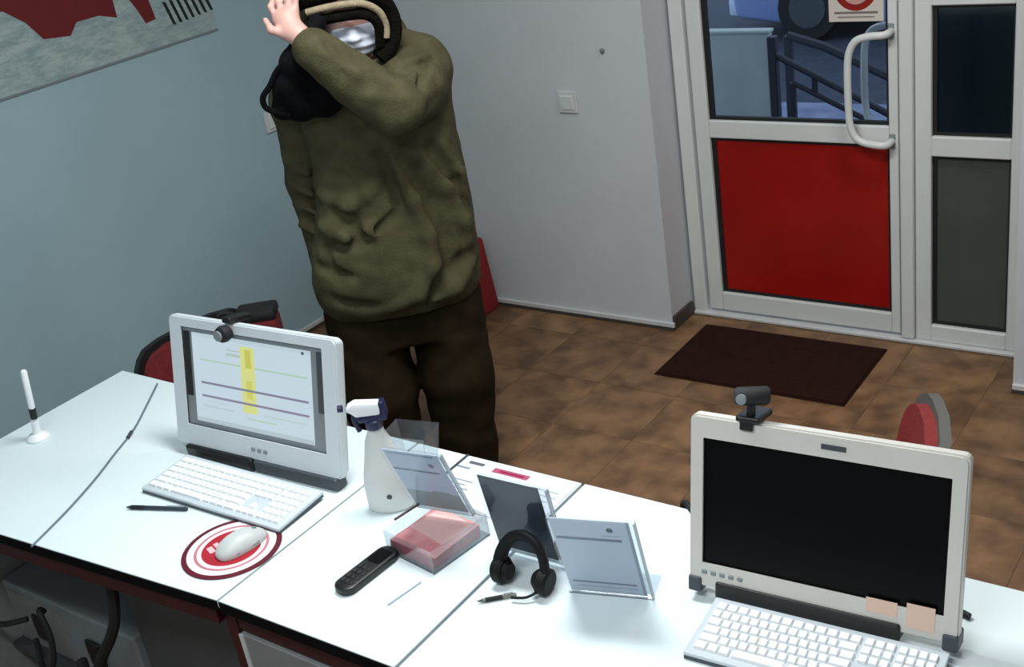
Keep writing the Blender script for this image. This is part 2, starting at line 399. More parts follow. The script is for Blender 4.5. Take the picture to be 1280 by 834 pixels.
# poster on the left wall
pos = thing('wall_poster', 'large pale poster with dark red shapes high on the left wall', 'poster', (XL+0.001, 1.9, 1.426))
PAPER = print_mat('poster_print', (176, 190, 190), [], 0, 0.6, noise_rgb=(140, 160, 162), nscale=26)
quad('poster_sheet', [(0.004, -1.3, 0.0), (0.004, 1.33, 0.0), (0.004, 1.33, 1.0), (0.004, -1.3, 1.0)], PAPER, pos, 0.004)
obj('poster_edge', box(new(), 0.0, 0.007, -1.3, 1.33, -0.008, 0.0), MIDGREY, pos)
PRED = mat('poster_red', (112, 16, 20), 0.6, var=0.15)
def wallshape(pts):
    bm = new(); prism(bm, [(y-1.9, z-1.426) for y, z in pts], 0, 0.001, Matrix(((0, 0, 1, 0.0042), (1, 0, 0, 0), (0, 1, 0, 0), (0, 0, 0, 1)))); return bm
obj('red_print', wallshape([(2.05, 1.72), (2.33, 1.70), (2.40, 1.645), (2.45, 1.575), (2.56, 1.56), (2.60, 1.60), (2.70, 1.60), (2.775, 1.575), (2.78, 1.75), (2.05, 1.90)]), PRED, pos)
obj('red_print', wallshape([(2.83, 1.66), (2.87, 1.585), (2.895, 1.525), (2.945, 1.53), (2.935, 1.60), (2.93, 1.70), (2.84, 1.72)]), PRED, pos)
for k in range(7):
    y = 3.02+0.033*k
    obj('black_stripe', wallshape([(y, 1.49+0.002*k), (y+0.014, 1.488+0.002*k), (y-0.01, 1.58), (y-0.026, 1.585)]), BLACKM, pos)

# door mat
rug = thing('door_mat', 'dark brown rectangular mat on the tiles before the door', 'mat', (-1.772, 3.705, 0), R(0.5))
obj('mat_pile', box(new(), -0.372, 0.372, -0.222, 0.222, 0.004, 0.010, 0.002, 1), MAT_RUG, rug)
obj('mat_border', box(new(), -0.380, 0.380, -0.230, 0.230, 0.0, 0.005, 0.002, 1), MAT_RUG, rug)

# ------------------------------------------------------------------ outdoors beyond the glass
PAVE = mat('bluish_paving', (118, 124, 148), 0.8, rgb2=(92, 98, 124), scale=4, bump=0.3, bscale=20)
ASPH = mat('asphalt', (52, 58, 72), 0.9, var=0.3, scale=8)
CONC = mat('pale_concrete', (178, 186, 178), 0.85, var=0.12, scale=6)
RAIL = mat('dark_rail_paint', (22, 26, 40), 0.5, var=0.1)
CARP = mat('car_paint_blue', (132, 150, 196), 0.25, var=0.05)
g = struct(obj('ground_outside', box(new(), -14, 6, 6.3, 20, -0.62, -0.47), ASPH))
obj('paving_strip', box(new(), -5, 4, 6.3, 8.6, -0.47, -0.455), PAVE, g)
g2 = struct(obj('landing', box(new(), -3.4, -2.2, 4.16, 6.28, -0.62, -0.02), PAVE))
for k in range(3):
    obj('stair_step', box(new(), -2.2+0.42*k, -1.78+0.42*k, 4.16, 6.28, -0.62, -0.13-0.11*k, 0.008, 1), PAVE, g2)
obj('stair_foot', box(new(), -0.94, 3.0, 4.16, 6.28, -0.62, -0.46), PAVE, g2)
bk = thing('parapet_block', 'pale grey parapet block outside the door glass', 'parapet', (-2.465, 5.02, -0.02))
obj('block_body', box(new(), -0.17, 0.17, -0.025, 0.025, 0, 0.972, 0.006, 2), CONC, bk)
obj('block_cap', box(new(), -0.175, 0.178, -0.03, 0.03, 0.972, 0.988, 0.006, 2), CONC, bk)
rl = thing('stair_railing', 'dark metal stair railing next to the pale parapet block outside', 'railing', (-2.25, 4.96, -0.02))
obj('post', box(new(), -0.028, 0.012, -0.02, 0.02, 0, 0.97, 0.004, 1), RAIL, rl)
obj('handrail', tube(new(), [(0.0, 0, 0.885), (0.9, 0, 0.43)], 0.016, 8), RAIL, rl)
obj('lower_rail', tube(new(), [(0.078, 0, 0.76), (0.9, 0, 0.36)], 0.013, 8), RAIL, rl)
obj('post', box(new(), 0.066, 0.092, -0.012, 0.012, -0.10, 0.76, 0.003, 1), RAIL, rl)
obj('strut', box(new(), 0.172, 0.196, -0.01, 0.01, 0.71, 0.79, 0.003, 1), RAIL, rl)
obj('post', box(new(), 0.86, 0.90, -0.018, 0.018, -0.44, 0.46, 0.003, 1), RAIL, rl)
r2_ = thing('stair_railing', 'second dark stair railing farther out across the steps', 'railing', (-2.64, 6.0, -0.02))
obj('handrail', tube(new(), [(0.0, 0, 0.72), (0.2, 0, 0.66), (1.7, 0, -0.03)], 0.026, 8), RAIL, r2_)
obj('post', box(new(), -0.02, 0.02, -0.02, 0.02, 0, 0.72, 0.003, 1), RAIL, r2_)
obj('post', box(new(), 0.86, 0.90, -0.02, 0.02, -0.2, 0.36, 0.003, 1), RAIL, r2_)
obj('post', box(new(), 1.66, 1.70, -0.02, 0.02, -0.42, -0.02, 0.003, 1), RAIL, r2_)
# parked car, side on
car = thing('car', 'pale blue car parked outside beyond the stair railing', 'car', (-3.1, 11.4, -0.47))
bm = new(); prof = [(-2.1, 0.28), (-2.06, 0.22), (-1.6, 0.17), (1.6, 0.17), (2.05, 0.22), (2.1, 0.5), (2.0, 0.78), (1.3, 0.88), (0.7, 0.92), (0.2, 1.38), (-1.2, 1.42), (-1.75, 0.98), (-2.1, 0.9), (-2.14, 0.6)]
prism(bm, prof, -0.8, 0.8, RX(R(90)), 0.04); obj('body', bm, CARP, car, True)
for s in (-1, 1):
    obj('side_window', prism(new(), [(-1.55, 0.98), (-1.15, 1.33), (0.12, 1.30), (0.52, 0.95)], 0.79*s, 0.81*s, RX(R(90))), SCROFF, car)
    for x in (-1.35, 1.3):
        wl_ = obj('wheel', lathe(new(), [(0.29, -0.09), (0.31, -0.05), (0.31, 0.05), (0.29, 0.09)], 20, T(x, -0.74*s, 0.31) @ RX(R(90))), BLACKM, car, True)
        obj('hub', lathe(new(), [(0.18, -0.1), (0.18, 0.1)], 14, T(x, -0.74*s, 0.31) @ RX(R(90))), DKGREY, wl_, True)
obj('bumper', box(new(), -2.18, -1.9, -0.78, 0.78, 0.24, 0.46, 0.04, 2), mat('bumper_white', (190, 205, 225), 0.3, var=0.05), car, True)
struct(obj('wall_outside', box(new(), -1.50, 0.5, 4.62, 4.72, -0.46, 2.6), mat('dark_outside_wall', (170, 186, 186), 0.9, var=0.25, scale=3)))

# ------------------------------------------------------------------ desks
def desk(name, label, poly, rz=0):
    cx = sum(p[0] for p in poly)/len(poly); cy = sum(p[1] for p in poly)/len(poly)
    d = thing(name, label, 'desk', (cx, cy, 0))
    obj('desktop', prism(new(), poly, 0.728, 0.75, I4, 0.0015), DESK, d, world=True)
    return d
G_ = 0.0032
PL = [(-2.93, 1.028), (-1.777-G_, 1.113), (-1.777-G_, 1.765), (-2.93, 1.765)]
PM = [(-1.777+G_, 1.113), (-1.302-G_*1.5, 1.12), (-1.302-G_*1.5, 1.765), (-1.777+G_, 1.765)]
PR = [(-1.302+G_, 1.12), (0.35, 1.12), (0.35, 1.765), (-1.302+G_, 1.765)]
dl = desk('office_desk', 'white topped desk section at far left under the lit computer', PL)
dm = desk('office_desk', 'narrow white topped desk section between the two computers, with a drawer', PM)
dr = desk('office_desk', 'white topped desk section at right under the dark screen computer', PR)
def dp(name, bm, m, d): return obj(name, bm, m, d, world=True)
# left: maroon apron, side panels, front void
def slab(p, q, y_in, z0, z1, th=0.018):
    bm = new(); d = Vector((q[0]-p[0], q[1]-p[1], 0)).normalized(); n = Vector((-d.y, d.x, 0))
    a = Vector((p[0], p[1], 0))+n*y_in; b = Vector((q[0], q[1], 0))+n*y_in
    prism(bm, [a[:2], b[:2], (b+n*th)[:2], (a+n*th)[:2]], z0, z1); return bm
dp('edge_band', slab(PL[0], PL[1], -0.002, 0.722, 0.7475, 0.0025), EDGEB, dl)
dp('apron', slab((-2.91, 1.03), (-1.80, 1.113), 0.004, 0.680, 0.727), MAROON, dl)
dp('side_panel', box(new(), -2.92, -2.90, 1.06, 1.75, 0, 0.727), DESKGREY, dl)
dp('side_panel', box(new(), -1.802, -1.784, 1.135, 1.75, 0, 0.727), MAROON, dl)
dp('back_panel', box(new(), -2.90, -1.802, 1.70, 1.718, 0.02, 0.727), DESKGREY, dl)
dp('shelf', box(new(), -2.90, -2.30, 1.16, 1.70, 0.18, 0.198), DESKDARK, dl)
dp('cabinet_panel', box(new(), -2.285, -1.803, 1.20, 1.69, 0.0, 0.64), DESKDARK, dl)
# middle: maroon carcass, grey drawer front
dp('edge_band', slab(PM[0], PM[1], -0.002, 0.722, 0.7475, 0.0025), EDGEB, dm)
dp('side_panel', box(new(), -1.772, -1.754, 1.125, 1.75, 0, 0.727), MAROON, dm)
dp('side_panel', box(new(), -1.326, -1.308, 1.125, 1.75, 0, 0.727), MAROON, dm)
dp('top_rail', box(new(), -1.754, -1.326, 1.128, 1.15, 0.675, 0.727), MAROON, dm)
dp('back_panel', box(new(), -1.754, -1.326, 1.70, 1.718, 0.02, 0.727), DESKGREY, dm)
for z0, z1 in ((0.40, 0.668), (0.06, 0.392)):
    f = dp('drawer', box(new(), -1.750, -1.330, 1.122, 1.142, z0, z1, 0.002, 1), DESKGREY, dm)
    o = obj('drawer_handle', box(new(), -1.60, -1.50, 1.10, 1.122, z1-0.07, z1-0.05, 0.004, 1), BLACK, f, world=False)
    o.location = -Vector((PM and sum(p[0] for p in PM)/4, sum(p[1] for p in PM)/4, 0))
    obj('drawer_edge', box(new(), -1.750, -1.738, 1.119, 1.122, z0, z1), TRIM, f).location = o.location
# right
dp('edge_band', box(new(), -1.299, 0.35, 1.1175, 1.12, 0.722, 0.7475), EDGEB, dr)
dp('side_panel', box(new(), -1.296, -1.278, 1.125, 1.75, 0, 0.727), MAROON, dr)
dp('side_panel', box(new(), 0.328, 0.346, 1.125, 1.75, 0, 0.727), MAROON, dr)
dp('back_panel', box(new(), -1.278, 0.328, 1.48, 1.498, 0.02, 0.727), DESKGREY, dr)

# equipment under the left desk
pc = thing('computer_case', 'grey computer case on the shelf under the left desk', 'computer', (-2.60, 1.39, 0.1985))
obj('case_body', box(new(), -0.29, 0.29, -0.20, 0.20, 0.0, 0.20, 0.006, 2), MIDGREY, pc)
obj('rear_plate', box(new(), -0.27, -0.02, -0.204, -0.199, 0.02, 0.18), DESKGREY, pc)
for x in (-0.14, 0.10): obj('socket', box(new(), x-0.03, x+0.03, -0.214, -0.203, 0.05, 0.13, 0.004, 1), BLACK, pc)
for i, (pts, lab) in enumerate((
    ([(-2.88, 1.12, 0.33), (-2.80, 1.11, 0.335), (-2.74, 1.155, 0.34)], 'short black cable plugged into the grey case at far left'),
    ([(-2.50, 1.14, 0.30), (-2.42, 1.10, 0.27), (-2.36, 1.09, 0.33), (-2.30, 1.10, 0.42), (-2.24, 1.11, 0.50), (-2.22, 1.125, 0.56), (-2.21, 1.14, 0.66)], 'thick black cable bundle slanting up across the dark cabinet panel'),
    ([(-2.74, 1.155, 0.27), (-2.66, 1.11, 0.24), (-2.60, 1.08, 0.26), (-2.565, 1.10, 0.30), (-2.57, 1.12, 0.37), (-2.60, 1.13, 0.43), (-2.62, 1.15, 0.41)], 'looped black cable hanging in front of the grey case'))):
    tag(obj('power_cable', tube(new(), smooth_path(pts, 6), (0.008, 0.014, 0.008)[i], 8), BLACKM, None, True), lab, 'cable')

# ------------------------------------------------------------------ computers
def frame_panel(w, h, r, iw, ih, icz, y0, y1, M):
    """bezel ring in panel coordinates: x right, z up (0..h), y back"""
    A = Matrix(((1, 0, 0, 0), (0, 0, 1, 0), (0, 1, 0, 0), (0, 0, 0, 1)))
    bm = new(); o = rrect(w, h, r, 5, 0, h/2); i_ = rrect(iw, ih, 0.002, 5, 0, icz)
    o2 = rrect(w-0.006, h-0.006, r, 5, 0, h/2)
    ring(bm, o2, i_, y0, y0+0.004, M @ A); ring(bm, o, rrect(w-0.02, h-0.02, r*0.6, 5, 0, h/2), y0+0.004, y1, M @ A)
    return bm
def computer(loc, yaw_, w, h, z0, tilt, label, kind):
    c = thing('all_in_one_computer', label, 'computer', loc, yaw_)
    M = T(0, 0, z0) @ RX(-tilt)
    A = Matrix(((1, 0, 0, 0), (0, 0, 1, 0), (0, 1, 0, 0), (0, 0, 0, 1)))
    if kind == 'lit': iw, ih, icz, mm = 0.462, 0.250, 0.055+0.125, BEZEL2
    else: iw, ih, icz, mm = 0.424, 0.240, 0.047+0.120, BEZEL
    obj('bezel', frame_panel(w, h, 0.012, iw, ih, icz, 0.0, 0.022, M), mm, c)
    bm = new(); prism(bm, rrect(w-0.012, h-0.012, 0.012, 5, 0, h/2), 0.020, 0.036, M @ A, 0.004); obj('back_shell', bm, mm, c)
    if kind == 'lit':
        obj('screen_surround', box(new(), -iw/2, iw/2, 0.008, 0.03, icz-ih/2, icz+ih/2, 0, 1, M), MIDGREY, c)
        obj('side_strip', box(new(), -iw/2+0.004, -iw/2+0.022, 0.004, 0.009, icz-0.05, icz+ih/2-0.012, 0.001, 1, M), BLACKM, c)
        obj('side_strip', box(new(), iw/2-0.022, iw/2-0.004, 0.004, 0.009, icz-0.03, icz+ih/2-0.012, 0.001, 1, M), DKGREY, c)
        items = [('r', .0, 1, .96, 1, (206, 226, 236)), ('r', .30, .50, .80, .83, (190, 214, 205)), ('r', .06, .97, .70, .72, (190, 222, 200)), ('r', .30, .50, .855, .875, (200, 216, 214)),
                 ('r', .42, .54, .20, .93, (232, 238, 150)), ('r', .46, .51, .70, .90, (212, 214, 96)), ('r', .46, .51, .36, .56, (220, 222, 110)), ('r', .06, .97, .44, .465, (140, 140, 162)), ('r', .06, .97, .29, .315, (146, 142, 166)),
                 ('r', .45, .70, .13, .145, (190, 224, 196)), ('r', .06, .34, .18, .195, (204, 216, 224)), ('r', .1, .3, .24, .25, (208, 220, 228)), ('r', .6, .95, .20, .215, (206, 220, 226)),
                 ('r', .93, .95, .95, .98, (70, 80, 90)), ('r', .0, 1, .0, .05, (196, 214, 222))]
        sm = print_mat('spreadsheet_screen', (214, 234, 246), items, emit=0.78, rough=0.4)
        P = [M @ Vector(v) for v in ((-0.200, 0.0065, icz-0.112), (0.190, 0.0065, icz-0.112), (0.190, 0.0065, icz+0.112), (-0.200, 0.0065, icz+0.112))]
        quad('screen', P, sm, c, 0.0015)
        obj('foot_bar', box(new(), -0.235, -0.005, -0.012, 0.03, 0.0015, z0+0.004, 0.006, 2), BLACK, c)
        obj('foot_bar', box(new(), -0.004, 0.262, -0.008, 0.03, 0.0015, z0+0.002, 0.006, 2), DKGREY, c)
        for x in (0.03, 0.05, 0.07): obj('button', box(new(), -0.04+x, -0.028+x, -0.003, 0.003, 0.022, 0.032, 0.001, 1, M), MIDGREY, c)
    else:
        obj('screen', box(new(), -iw/2, iw/2, 0.007, 0.03, icz-ih/2, icz+ih/2, 0, 1, M), SCROFF, c)
        obj('sound_bar', box(new(), -0.185, 0.145, -0.006, 0.03, 0.002, 0.034, 0.005, 2, M @ T(0, 0, -0.018)), BLACK, c)
        obj('brand_strip', box(new(), 0.0, 0.042, -0.0012, 0.001, h-0.026, h-0.017, 0, 1, M), DKGREY, c)
        for s in (-1, 1): obj('corner_foot', box(new(), s*(w/2-0.012)-0.013, s*(w/2-0.012)+0.013, -0.004, 0.04, -0.012, 0.018, 0.004, 2, M), DKGREY, c)
        for k in range(5): obj('button', box(new(), -0.212+0.017*k, -0.202+0.017*k, -0.002, 0.002, 0.026, 0.034, 0.001, 1, M), MIDGREY, c)
    bm = new(); box(bm, -0.09, 0.09, 0.04, 0.07, 0.02, 0.22, 0.01, 2, M); prism(bm, [(0.05, 0.0), (0.16, 0.0), (0.16, 0.012), (0.085, 0.06), (0.085, 0.16), (0.05, 0.16)], -0.08, 0.08, Matrix(((0, 0, 1, 0), (1, 0, 0, 0), (0, 1, 0, 0), (0, 0, 0, 1))))
    obj('stand', bm, mm, c)
    return c, M
c1, M1 = computer((-2.074, 1.512, 0.75), R(2.7), 0.546, 0.330, 0.031, R(14.4), 'white framed computer with a lit spreadsheet screen on the left desk', 'lit')
c2, M2 = computer((-0.676, 1.530, 0.75), R(3.5), 0.474, 0.328, 0.031, R(12.6), 'cream framed computer with a dark blank screen on the right desk', 'off')
NOTE = mat('pink_note_paper', (222, 190, 172), 0.8, var=0.05)
for i, (x, z, ww, hh, lab) in enumerate(((0.112, 0.031, 0.052, 0.026, 'pale pink paper note stuck under the dark screen, left one of two'), (0.176, 0.018, 0.046, 0.044, 'pale pink paper note near the lower right corner of the dark screen'))):
    n = obj('sticky_note', box(new(), -ww/2, ww/2, -0.001, -0.0003, 0, hh, 0, 1), NOTE)
    n.matrix_basis = c2.matrix_basis @ M2 @ T(x, 0, z-0.004); tag(n, lab, 'note', 'notes on the dark screen frame')
# webcams
wc = thing('webcam', 'small black webcam clipped on the lit computer', 'webcam', (0, 0, 0)); wc.matrix_basis = c1.matrix_basis @ M1 @ T(-0.058, 0, 0.331)
obj('camera_body', lathe(new(), [(0.010, -0.018), (0.018, -0.013), (0.021, 0.0), (0.019, 0.010), (0.012, 0.015)], 18, T(0, -0.020, -0.022) @ RX(R(98))), BLACKM, wc, True)
obj('lens', lathe(new(), [(0.0125, -0.002), (0.0125, 0.002), (0.006, 0.003)], 16, T(0, -0.0385, -0.0245) @ RX(R(98))), MIDGREY, wc, True)
obj('clip', box(new(), -0.014, 0.014, -0.012, 0.062, 0.001, 0.016, 0.003, 1), BLACK, wc)
obj('cord', tube(new(), smooth_path([(0.0, 0.055, 0.01), (-0.012, 0.07, 0.0), (-0.015, 0.075, -0.1), (-0.01, 0.085, -0.22)], 5), 0.003, 6), BLACK, wc, True)
wc = thing('webcam', 'black cylindrical webcam clipped on the dark screen computer', 'webcam', (0, 0, 0)); wc.matrix_basis = c2.matrix_basis @ M2 @ T(-0.128, 0.01, 0.328)
obj('clip', box(new(), -0.022, 0.022, -0.018, 0.05, 0.0005, 0.012, 0.004, 2), BLACK, wc)
obj('clip_foot', box(new(), -0.014, 0.010, -0.018, -0.0125, -0.014, 0.004, 0.002, 1), BLACK, wc)
obj('neck', tube(new(), [(0, 0.0, 0.01), (0, 0.0, 0.03)], 0.008, 10), BLACK, wc, True)
obj('camera_body', tube(new(), [(-0.026, -0.012, 0.044), (-0.020, -0.009, 0.044), (0.024, 0.012, 0.046), (0.028, 0.014, 0.046)], [0.013, 0.0165, 0.0165, 0.013], 16), BLACKM, wc, True)
obj('lens', lathe(new(), [(0.0095, 0.0), (0.0095, 0.005), (0.004, 0.006)], 14, T(-0.010, -0.0185, 0.043) @ RX(R(90))), MIDGREY, wc, True)

# keyboards
kmesh = {}
def keyboard(loc, yaw_, w, d, label):
    k = thing('keyboard', label, 'keyboard', loc, yaw_)
    tl = R(2.5); M = T(0, -d/2, 0.005) @ RX(tl)
    bm = new(); box(bm, -w/2, w/2, 0, d, 0.002, 0.010, 0.002, 2, M); obj('keyboard_body', bm, KEYB, k)
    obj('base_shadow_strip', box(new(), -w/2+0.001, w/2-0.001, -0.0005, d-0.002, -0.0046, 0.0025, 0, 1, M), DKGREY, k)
    def key(x, y, kw, kd):
        s = (round(kw, 4), round(kd, 4))
        if s not in kmesh:
            bm = new(); t = bmesh.new(); bmesh.ops.create_cube(t, size=1)
            for v in t.verts:
                f = 0.86 if v.co.z > 0 else 1.0
                v.co = Vector((v.co.x*kw*f, v.co.y*kd*f, (v.co.z+0.5)*0.006))
            merge(bm, t); o = obj('key', bm, KEYW, k); kmesh[s] = o.data
        else:
            o = bpy.data.objects.new('key', kmesh[s]); COL.objects.link(o); o.parent = k
        o.matrix_basis = M @ T(x, y, 0.0098)
    x0 = -w/2+0.012; W = w-0.024; u = W/22.2; g = 0.0024
    rows = [0.014+i*(d-0.026)/6 for i in range(6)]; rd = (d-0.026)/6-0.003
    lay = [[1.4, 1.2, 1.2, 5.8, 1.2, 1.2, 1.2, 1.8], [2.2]+[1]*10+[2.8], [1.8]+[1]*11+[2.2], [1.5]+[1]*12+[1.5], [1]*13+[2], [1.15]*13]
    for ri, y in enumerate(rows):
        x = x0; L = lay[ri]; sc = 15*u/sum(L)
        for kw in L:
            key(x+kw*sc/2, y+rd/2, kw*sc-g, rd); x += kw*sc
        if ri in (0, 3, 4, 5):
            for j in range(3): key(x0+(15.25+j+0.5)*u, y+rd/2, u-g, rd)
        if ri == 1: key(x0+16.75*u, y+rd/2, u-g, rd)
        for j in range(4): key(x0+(18.5+j*0.92+0.46)*u, y+rd/2, 0.92*u-g, rd)
    return k
keyboard((-2.055, 1.407, 0.75), R(1.2), 0.462, 0.150, 'white keyboard with numeric pad before the lit computer')
keyboard((-0.648, 1.449, 0.75), R(3.5), 0.408, 0.150, 'white keyboard with numeric pad before the dark screen computer')

# mouse pad and mouse
PADM = print_mat('mouse_pad_print', (96, 30, 44), [('c', .5, .5, .445, 1, (236, 228, 232)), ('c', .5, .5, .375, 1, (190, 120, 130)), ('c', .5, .5, .345, 1, (228, 214, 220)), ('c', .5, .5, .30, 1, (168, 40, 52)), ('r', .32, .44, .30, .36, (226, 180, 186)), ('r', .30, .38, .38, .43, (226, 180, 186))])
pad = obj('mouse_pad', lathe(new(), [(0.108, 0), (0.110, 0.001), (0.110, 0.002), (0.109, 0.003)], 48), PADM)
uv = pad.data.uv_layers.new(name='UVMap')
for l in pad.data.loops:
    co = pad.data.vertices[l.vertex_index].co; uv.data[l.index].uv = (0.5+co.x/0.22, 0.5+co.y/0.22)
pad.matrix_basis = T(-1.888, 1.255, 0.7502) @ RZ(R(-20)); tag(pad, 'round white mouse pad with dark red rings on the left desk', 'mouse pad')
ms = thing('mouse', 'white computer mouse lying on the round red and white pad', 'mouse', (-1.868, 1.268, 0.7533), R(-12))
def blob(bm, rx, ry, rz, M=I4, cut=0.0, n=20, m=12, pw=1.0):
    t = bmesh.new(); bmesh.ops.create_uvsphere(t, u_segments=n, v_segments=m, radius=1)
    for v in t.verts:
        z = max(v.co.z, cut); v.co = Vector((v.co.x*rx, v.co.y*ry, z*rz))
    bmesh.ops.remove_doubles(t, verts=t.verts, dist=1e-6)
    merge(bm, t, M); return bm
bm = new(); t = bmesh.new(); bmesh.ops.create_uvsphere(t, u_segments=24, v_segments=14, radius=1)
for v in t.verts:
    x, y, z = v.co; z = max(z, -0.25)
    sx = abs(x)**0.8*(1 if x > 0 else -1)
    v.co = Vector((sx*0.032*(1-0.08*y), abs(y)**0.85*(1 if y > 0 else -1)*0.061, (z+0.25)*0.029*(1-0.22*y*y)*(1 - 0.15*(y > 0)*y)))
merge(bm, t); obj('mouse_shell', bm, mat('mouse_grey_white', (196, 199, 199), 0.45, var=0.04), ms, True)
obj('scroll_wheel', lathe(new(), [(0.006, -0.003), (0.007, 0), (0.006, 0.003)], 12, T(0, 0.036, 0.024) @ RY(R(90))), MIDGREY, ms, True)
obj('side_grip', box(new(), 0.024, 0.0312, -0.03, 0.03, 0.004, 0.012, 0.003, 1), MIDGREY, ms)

# pens, cable, phone
def pen(a, b, r, m, label, clip=True):
    a, b = Vector(a), Vector(b); d = b-a; L = d.length
    p = thing('pen', label, 'pen'); q = d.to_track_quat('Z', 'X').to_matrix().to_4x4(); p.matrix_basis = T(*a) @ q
    obj('barrel', lathe(new(), [(r*0.9, 0.012), (r, 0.014), (r, L-0.004), (r*0.7, L)], 12), m, p, True)
    obj('tip', lathe(new(), [(r*0.2, 0), (r*0.9, 0.012)], 10), DKGREY, p, True)
    obj('grip', lathe(new(), [(r*1.08, 0.016), (r*1.08, 0.05)], 12), BLACKM, p, True)
    if clip: obj('clip', box(new(), r, r+0.002, -0.002, 0.002, L*0.68, L-0.006), MIDGREY, p)
    return p
pen((-2.263, 1.262, 0.7555), (-2.108, 1.318, 0.7555), 0.005, mat('navy_pen', (40, 52, 64), 0.4, var=0.1), 'dark ballpoint pen lying left of the front keyboard edge on the left desk')
pen((-1.272, 1.330, 0.7555), (-1.214, 1.380, 0.7555), 0.004, mat('olive_grey_pen', (128, 130, 112), 0.5, var=0.1), 'grey green pen lying at the foot of the black headset')
tag(obj('stylus', tube(new(), [(-1.433, 1.251, 0.7522), (-1.418, 1.335, 0.7522)], 0.002, 8), mat('pale_grey_stylus', (176, 190, 204), 0.5, var=0.05)), 'thin pale grey stick lying right of the black phone', 'stylus')
ps = thing('pen_holder', 'small white desk pen holder at the left end of the left desk', 'pen holder', (-2.815, 1.395, 0.75))
obj('holder_base', lathe(new(), [(0.030, 0), (0.032, 0.004), (0.026, 0.012), (0.012, 0.018)], 22), KEYW, ps, True)
obj('holder_cup', tube(new(), [(0.0, 0, 0.014), (0.012, 0, 0.06)], [0.012, 0.010], 14), KEYW, ps, True)
pen((-2.805, 1.395, 0.80), (-2.768, 1.395, 0.965), 0.0085, KEYW, 'white pen with dark tip leaning in the small white holder')
cb = thing('usb_cable', 'thin grey cable trailing across the left desk to its front edge', 'cable')
obj('cord', tube(new(), smooth_path([(-2.352, 1.060, 0.752), (-2.40, 1.19, 0.753), (-2.455, 1.31, 0.753), (-2.515, 1.42, 0.753), (-2.575, 1.53, 0.753), (-2.665, 1.65, 0.753), (-2.735, 1.74, 0.753)], 5), 0.0026, 8), mat('grey_cord', (104, 120, 130), 0.5, var=0.05), cb, True)
obj('ferrite', tube(new(), [(-2.548, 1.488, 0.755), (-2.566, 1.515, 0.755)], 0.0048, 10), DKGREY, cb, True)
ph = thing('phone', 'black handset phone lying on the middle desk', 'phone', (-1.540, 1.312, 0.75), R(-4))
obj('phone_body', prism(new(), rrect(0.050, 0.158, 0.022, 7), 0.0005, 0.018, I4, 0.004), BLACK, ph, True)
obj('phone_screen', prism(new(), rrect(0.036, 0.045, 0.006, 4, 0, 0.040), 0.018, 0.0186), SCROFF, ph)
PK = mat('phone_keys_dark', (34, 36, 42), 0.5, var=0.1)
for i in range(4):
    for j in range(3): obj('phone_key', box(new(), -0.017+0.0125*j, -0.008+0.0125*j, -0.058+0.0165*i, -0.047+0.0165*i, 0.0178, 0.0192, 0.001, 1), PK, ph)

# spray bottle
sb = thing('spray_bottle', 'white spray bottle with navy and white trigger head on the desk', 'spray bottle', (-1.655, 1.527, 0.75), R(35))
WB = mat('milky_plastic', (214, 216, 214), 0.4, var=0.05, scale=12); NAVY = mat('navy_plastic', (20, 24, 66), 0.4, var=0.1)
obj('bottle_body', lathe(new(), [(0.042, 0.001), (0.047, 0.008), (0.047, 0.06), (0.043, 0.09), (0.034, 0.13), (0.026, 0.17), (0.0165, 0.195), (0.0155, 0.205)], 28, I4, 1.12, 0.72), WB, sb, True)
obj('collar', lathe(new(), [(0.018, 0.203), (0.019, 0.206), (0.019, 0.222), (0.014, 0.226)], 20), NAVY, sb, True)
bm = new(); prism(bm, [(-0.034, 0.236), (0.018, 0.236), (0.024, 0.252), (0.020, 0.264), (-0.034, 0.270), (-0.050, 0.262), (-0.052, 0.252), (-0.042, 0.246)], -0.013, 0.013, RX(R(90)), 0.004); obj('sprayer_head', bm, KEYW, sb, True)
bm = new(); prism(bm, [(-0.030, 0.222), (0.030, 0.222), (0.034, 0.232), (0.030, 0.266), (0.019, 0.266), (0.019, 0.2355), (-0.036, 0.2355)], -0.0135, 0.0135, RX(R(90)), 0.003); obj('sprayer_base', bm, NAVY, sb, True)
obj('trigger', tube(new(), smooth_path([(-0.034, 0, 0.247), (-0.040, 0, 0.225), (-0.034, 0, 0.198)], 4), 0.006, 8), NAVY, sb, True)
obj('nozzle', tube(new(), [(-0.060, 0, 0.257), (-0.070, 0, 0.257)], 0.008, 12), NAVY, sb, True)
obj('label_dot', lathe(new(), [(0.006, 0), (0.006, 0.001)], 12, T(0.004, -0.0336, 0.045) @ RX(R(90))), DKGREY, sb)

# clear plastic box at the back edge
def open_box(bm, w, d, h, t, fl=0.0, M=I4):
    o0 = [(-w/2, -d/2), (w/2, -d/2), (w/2, d/2), (-w/2, d/2)]
    for i in range(4):
        a, b = Vector(o0[i]), Vector(o0[(i+1) % 4]); n = Vector((b-a).yx); n.y *= -1; n = Vector((b.y-a.y, -(b.x-a.x))).normalized()
        tb = bmesh.new(); vs = []
        for off in (0, -t):
            for z, f in ((0, 0), (h, fl)):
                for p in (a, b):
                    c = p*(1+f)+n*off; vs.append(tb.verts.new((c.x, c.y, z)))
        for q in ((0, 1, 3, 2), (4, 6, 7, 5), (0, 2, 6, 4), (1, 5, 7, 3), (2, 3, 7, 6), (0, 4, 5, 1)): tb.faces.new([vs[k] for k in q])
        bmesh.ops.recalc_face_normals(tb, faces=tb.faces); merge(bm, tb, M)
    box(bm, -w/2, w/2, -d/2, d/2, 0, t, 0, 1, M); return bm
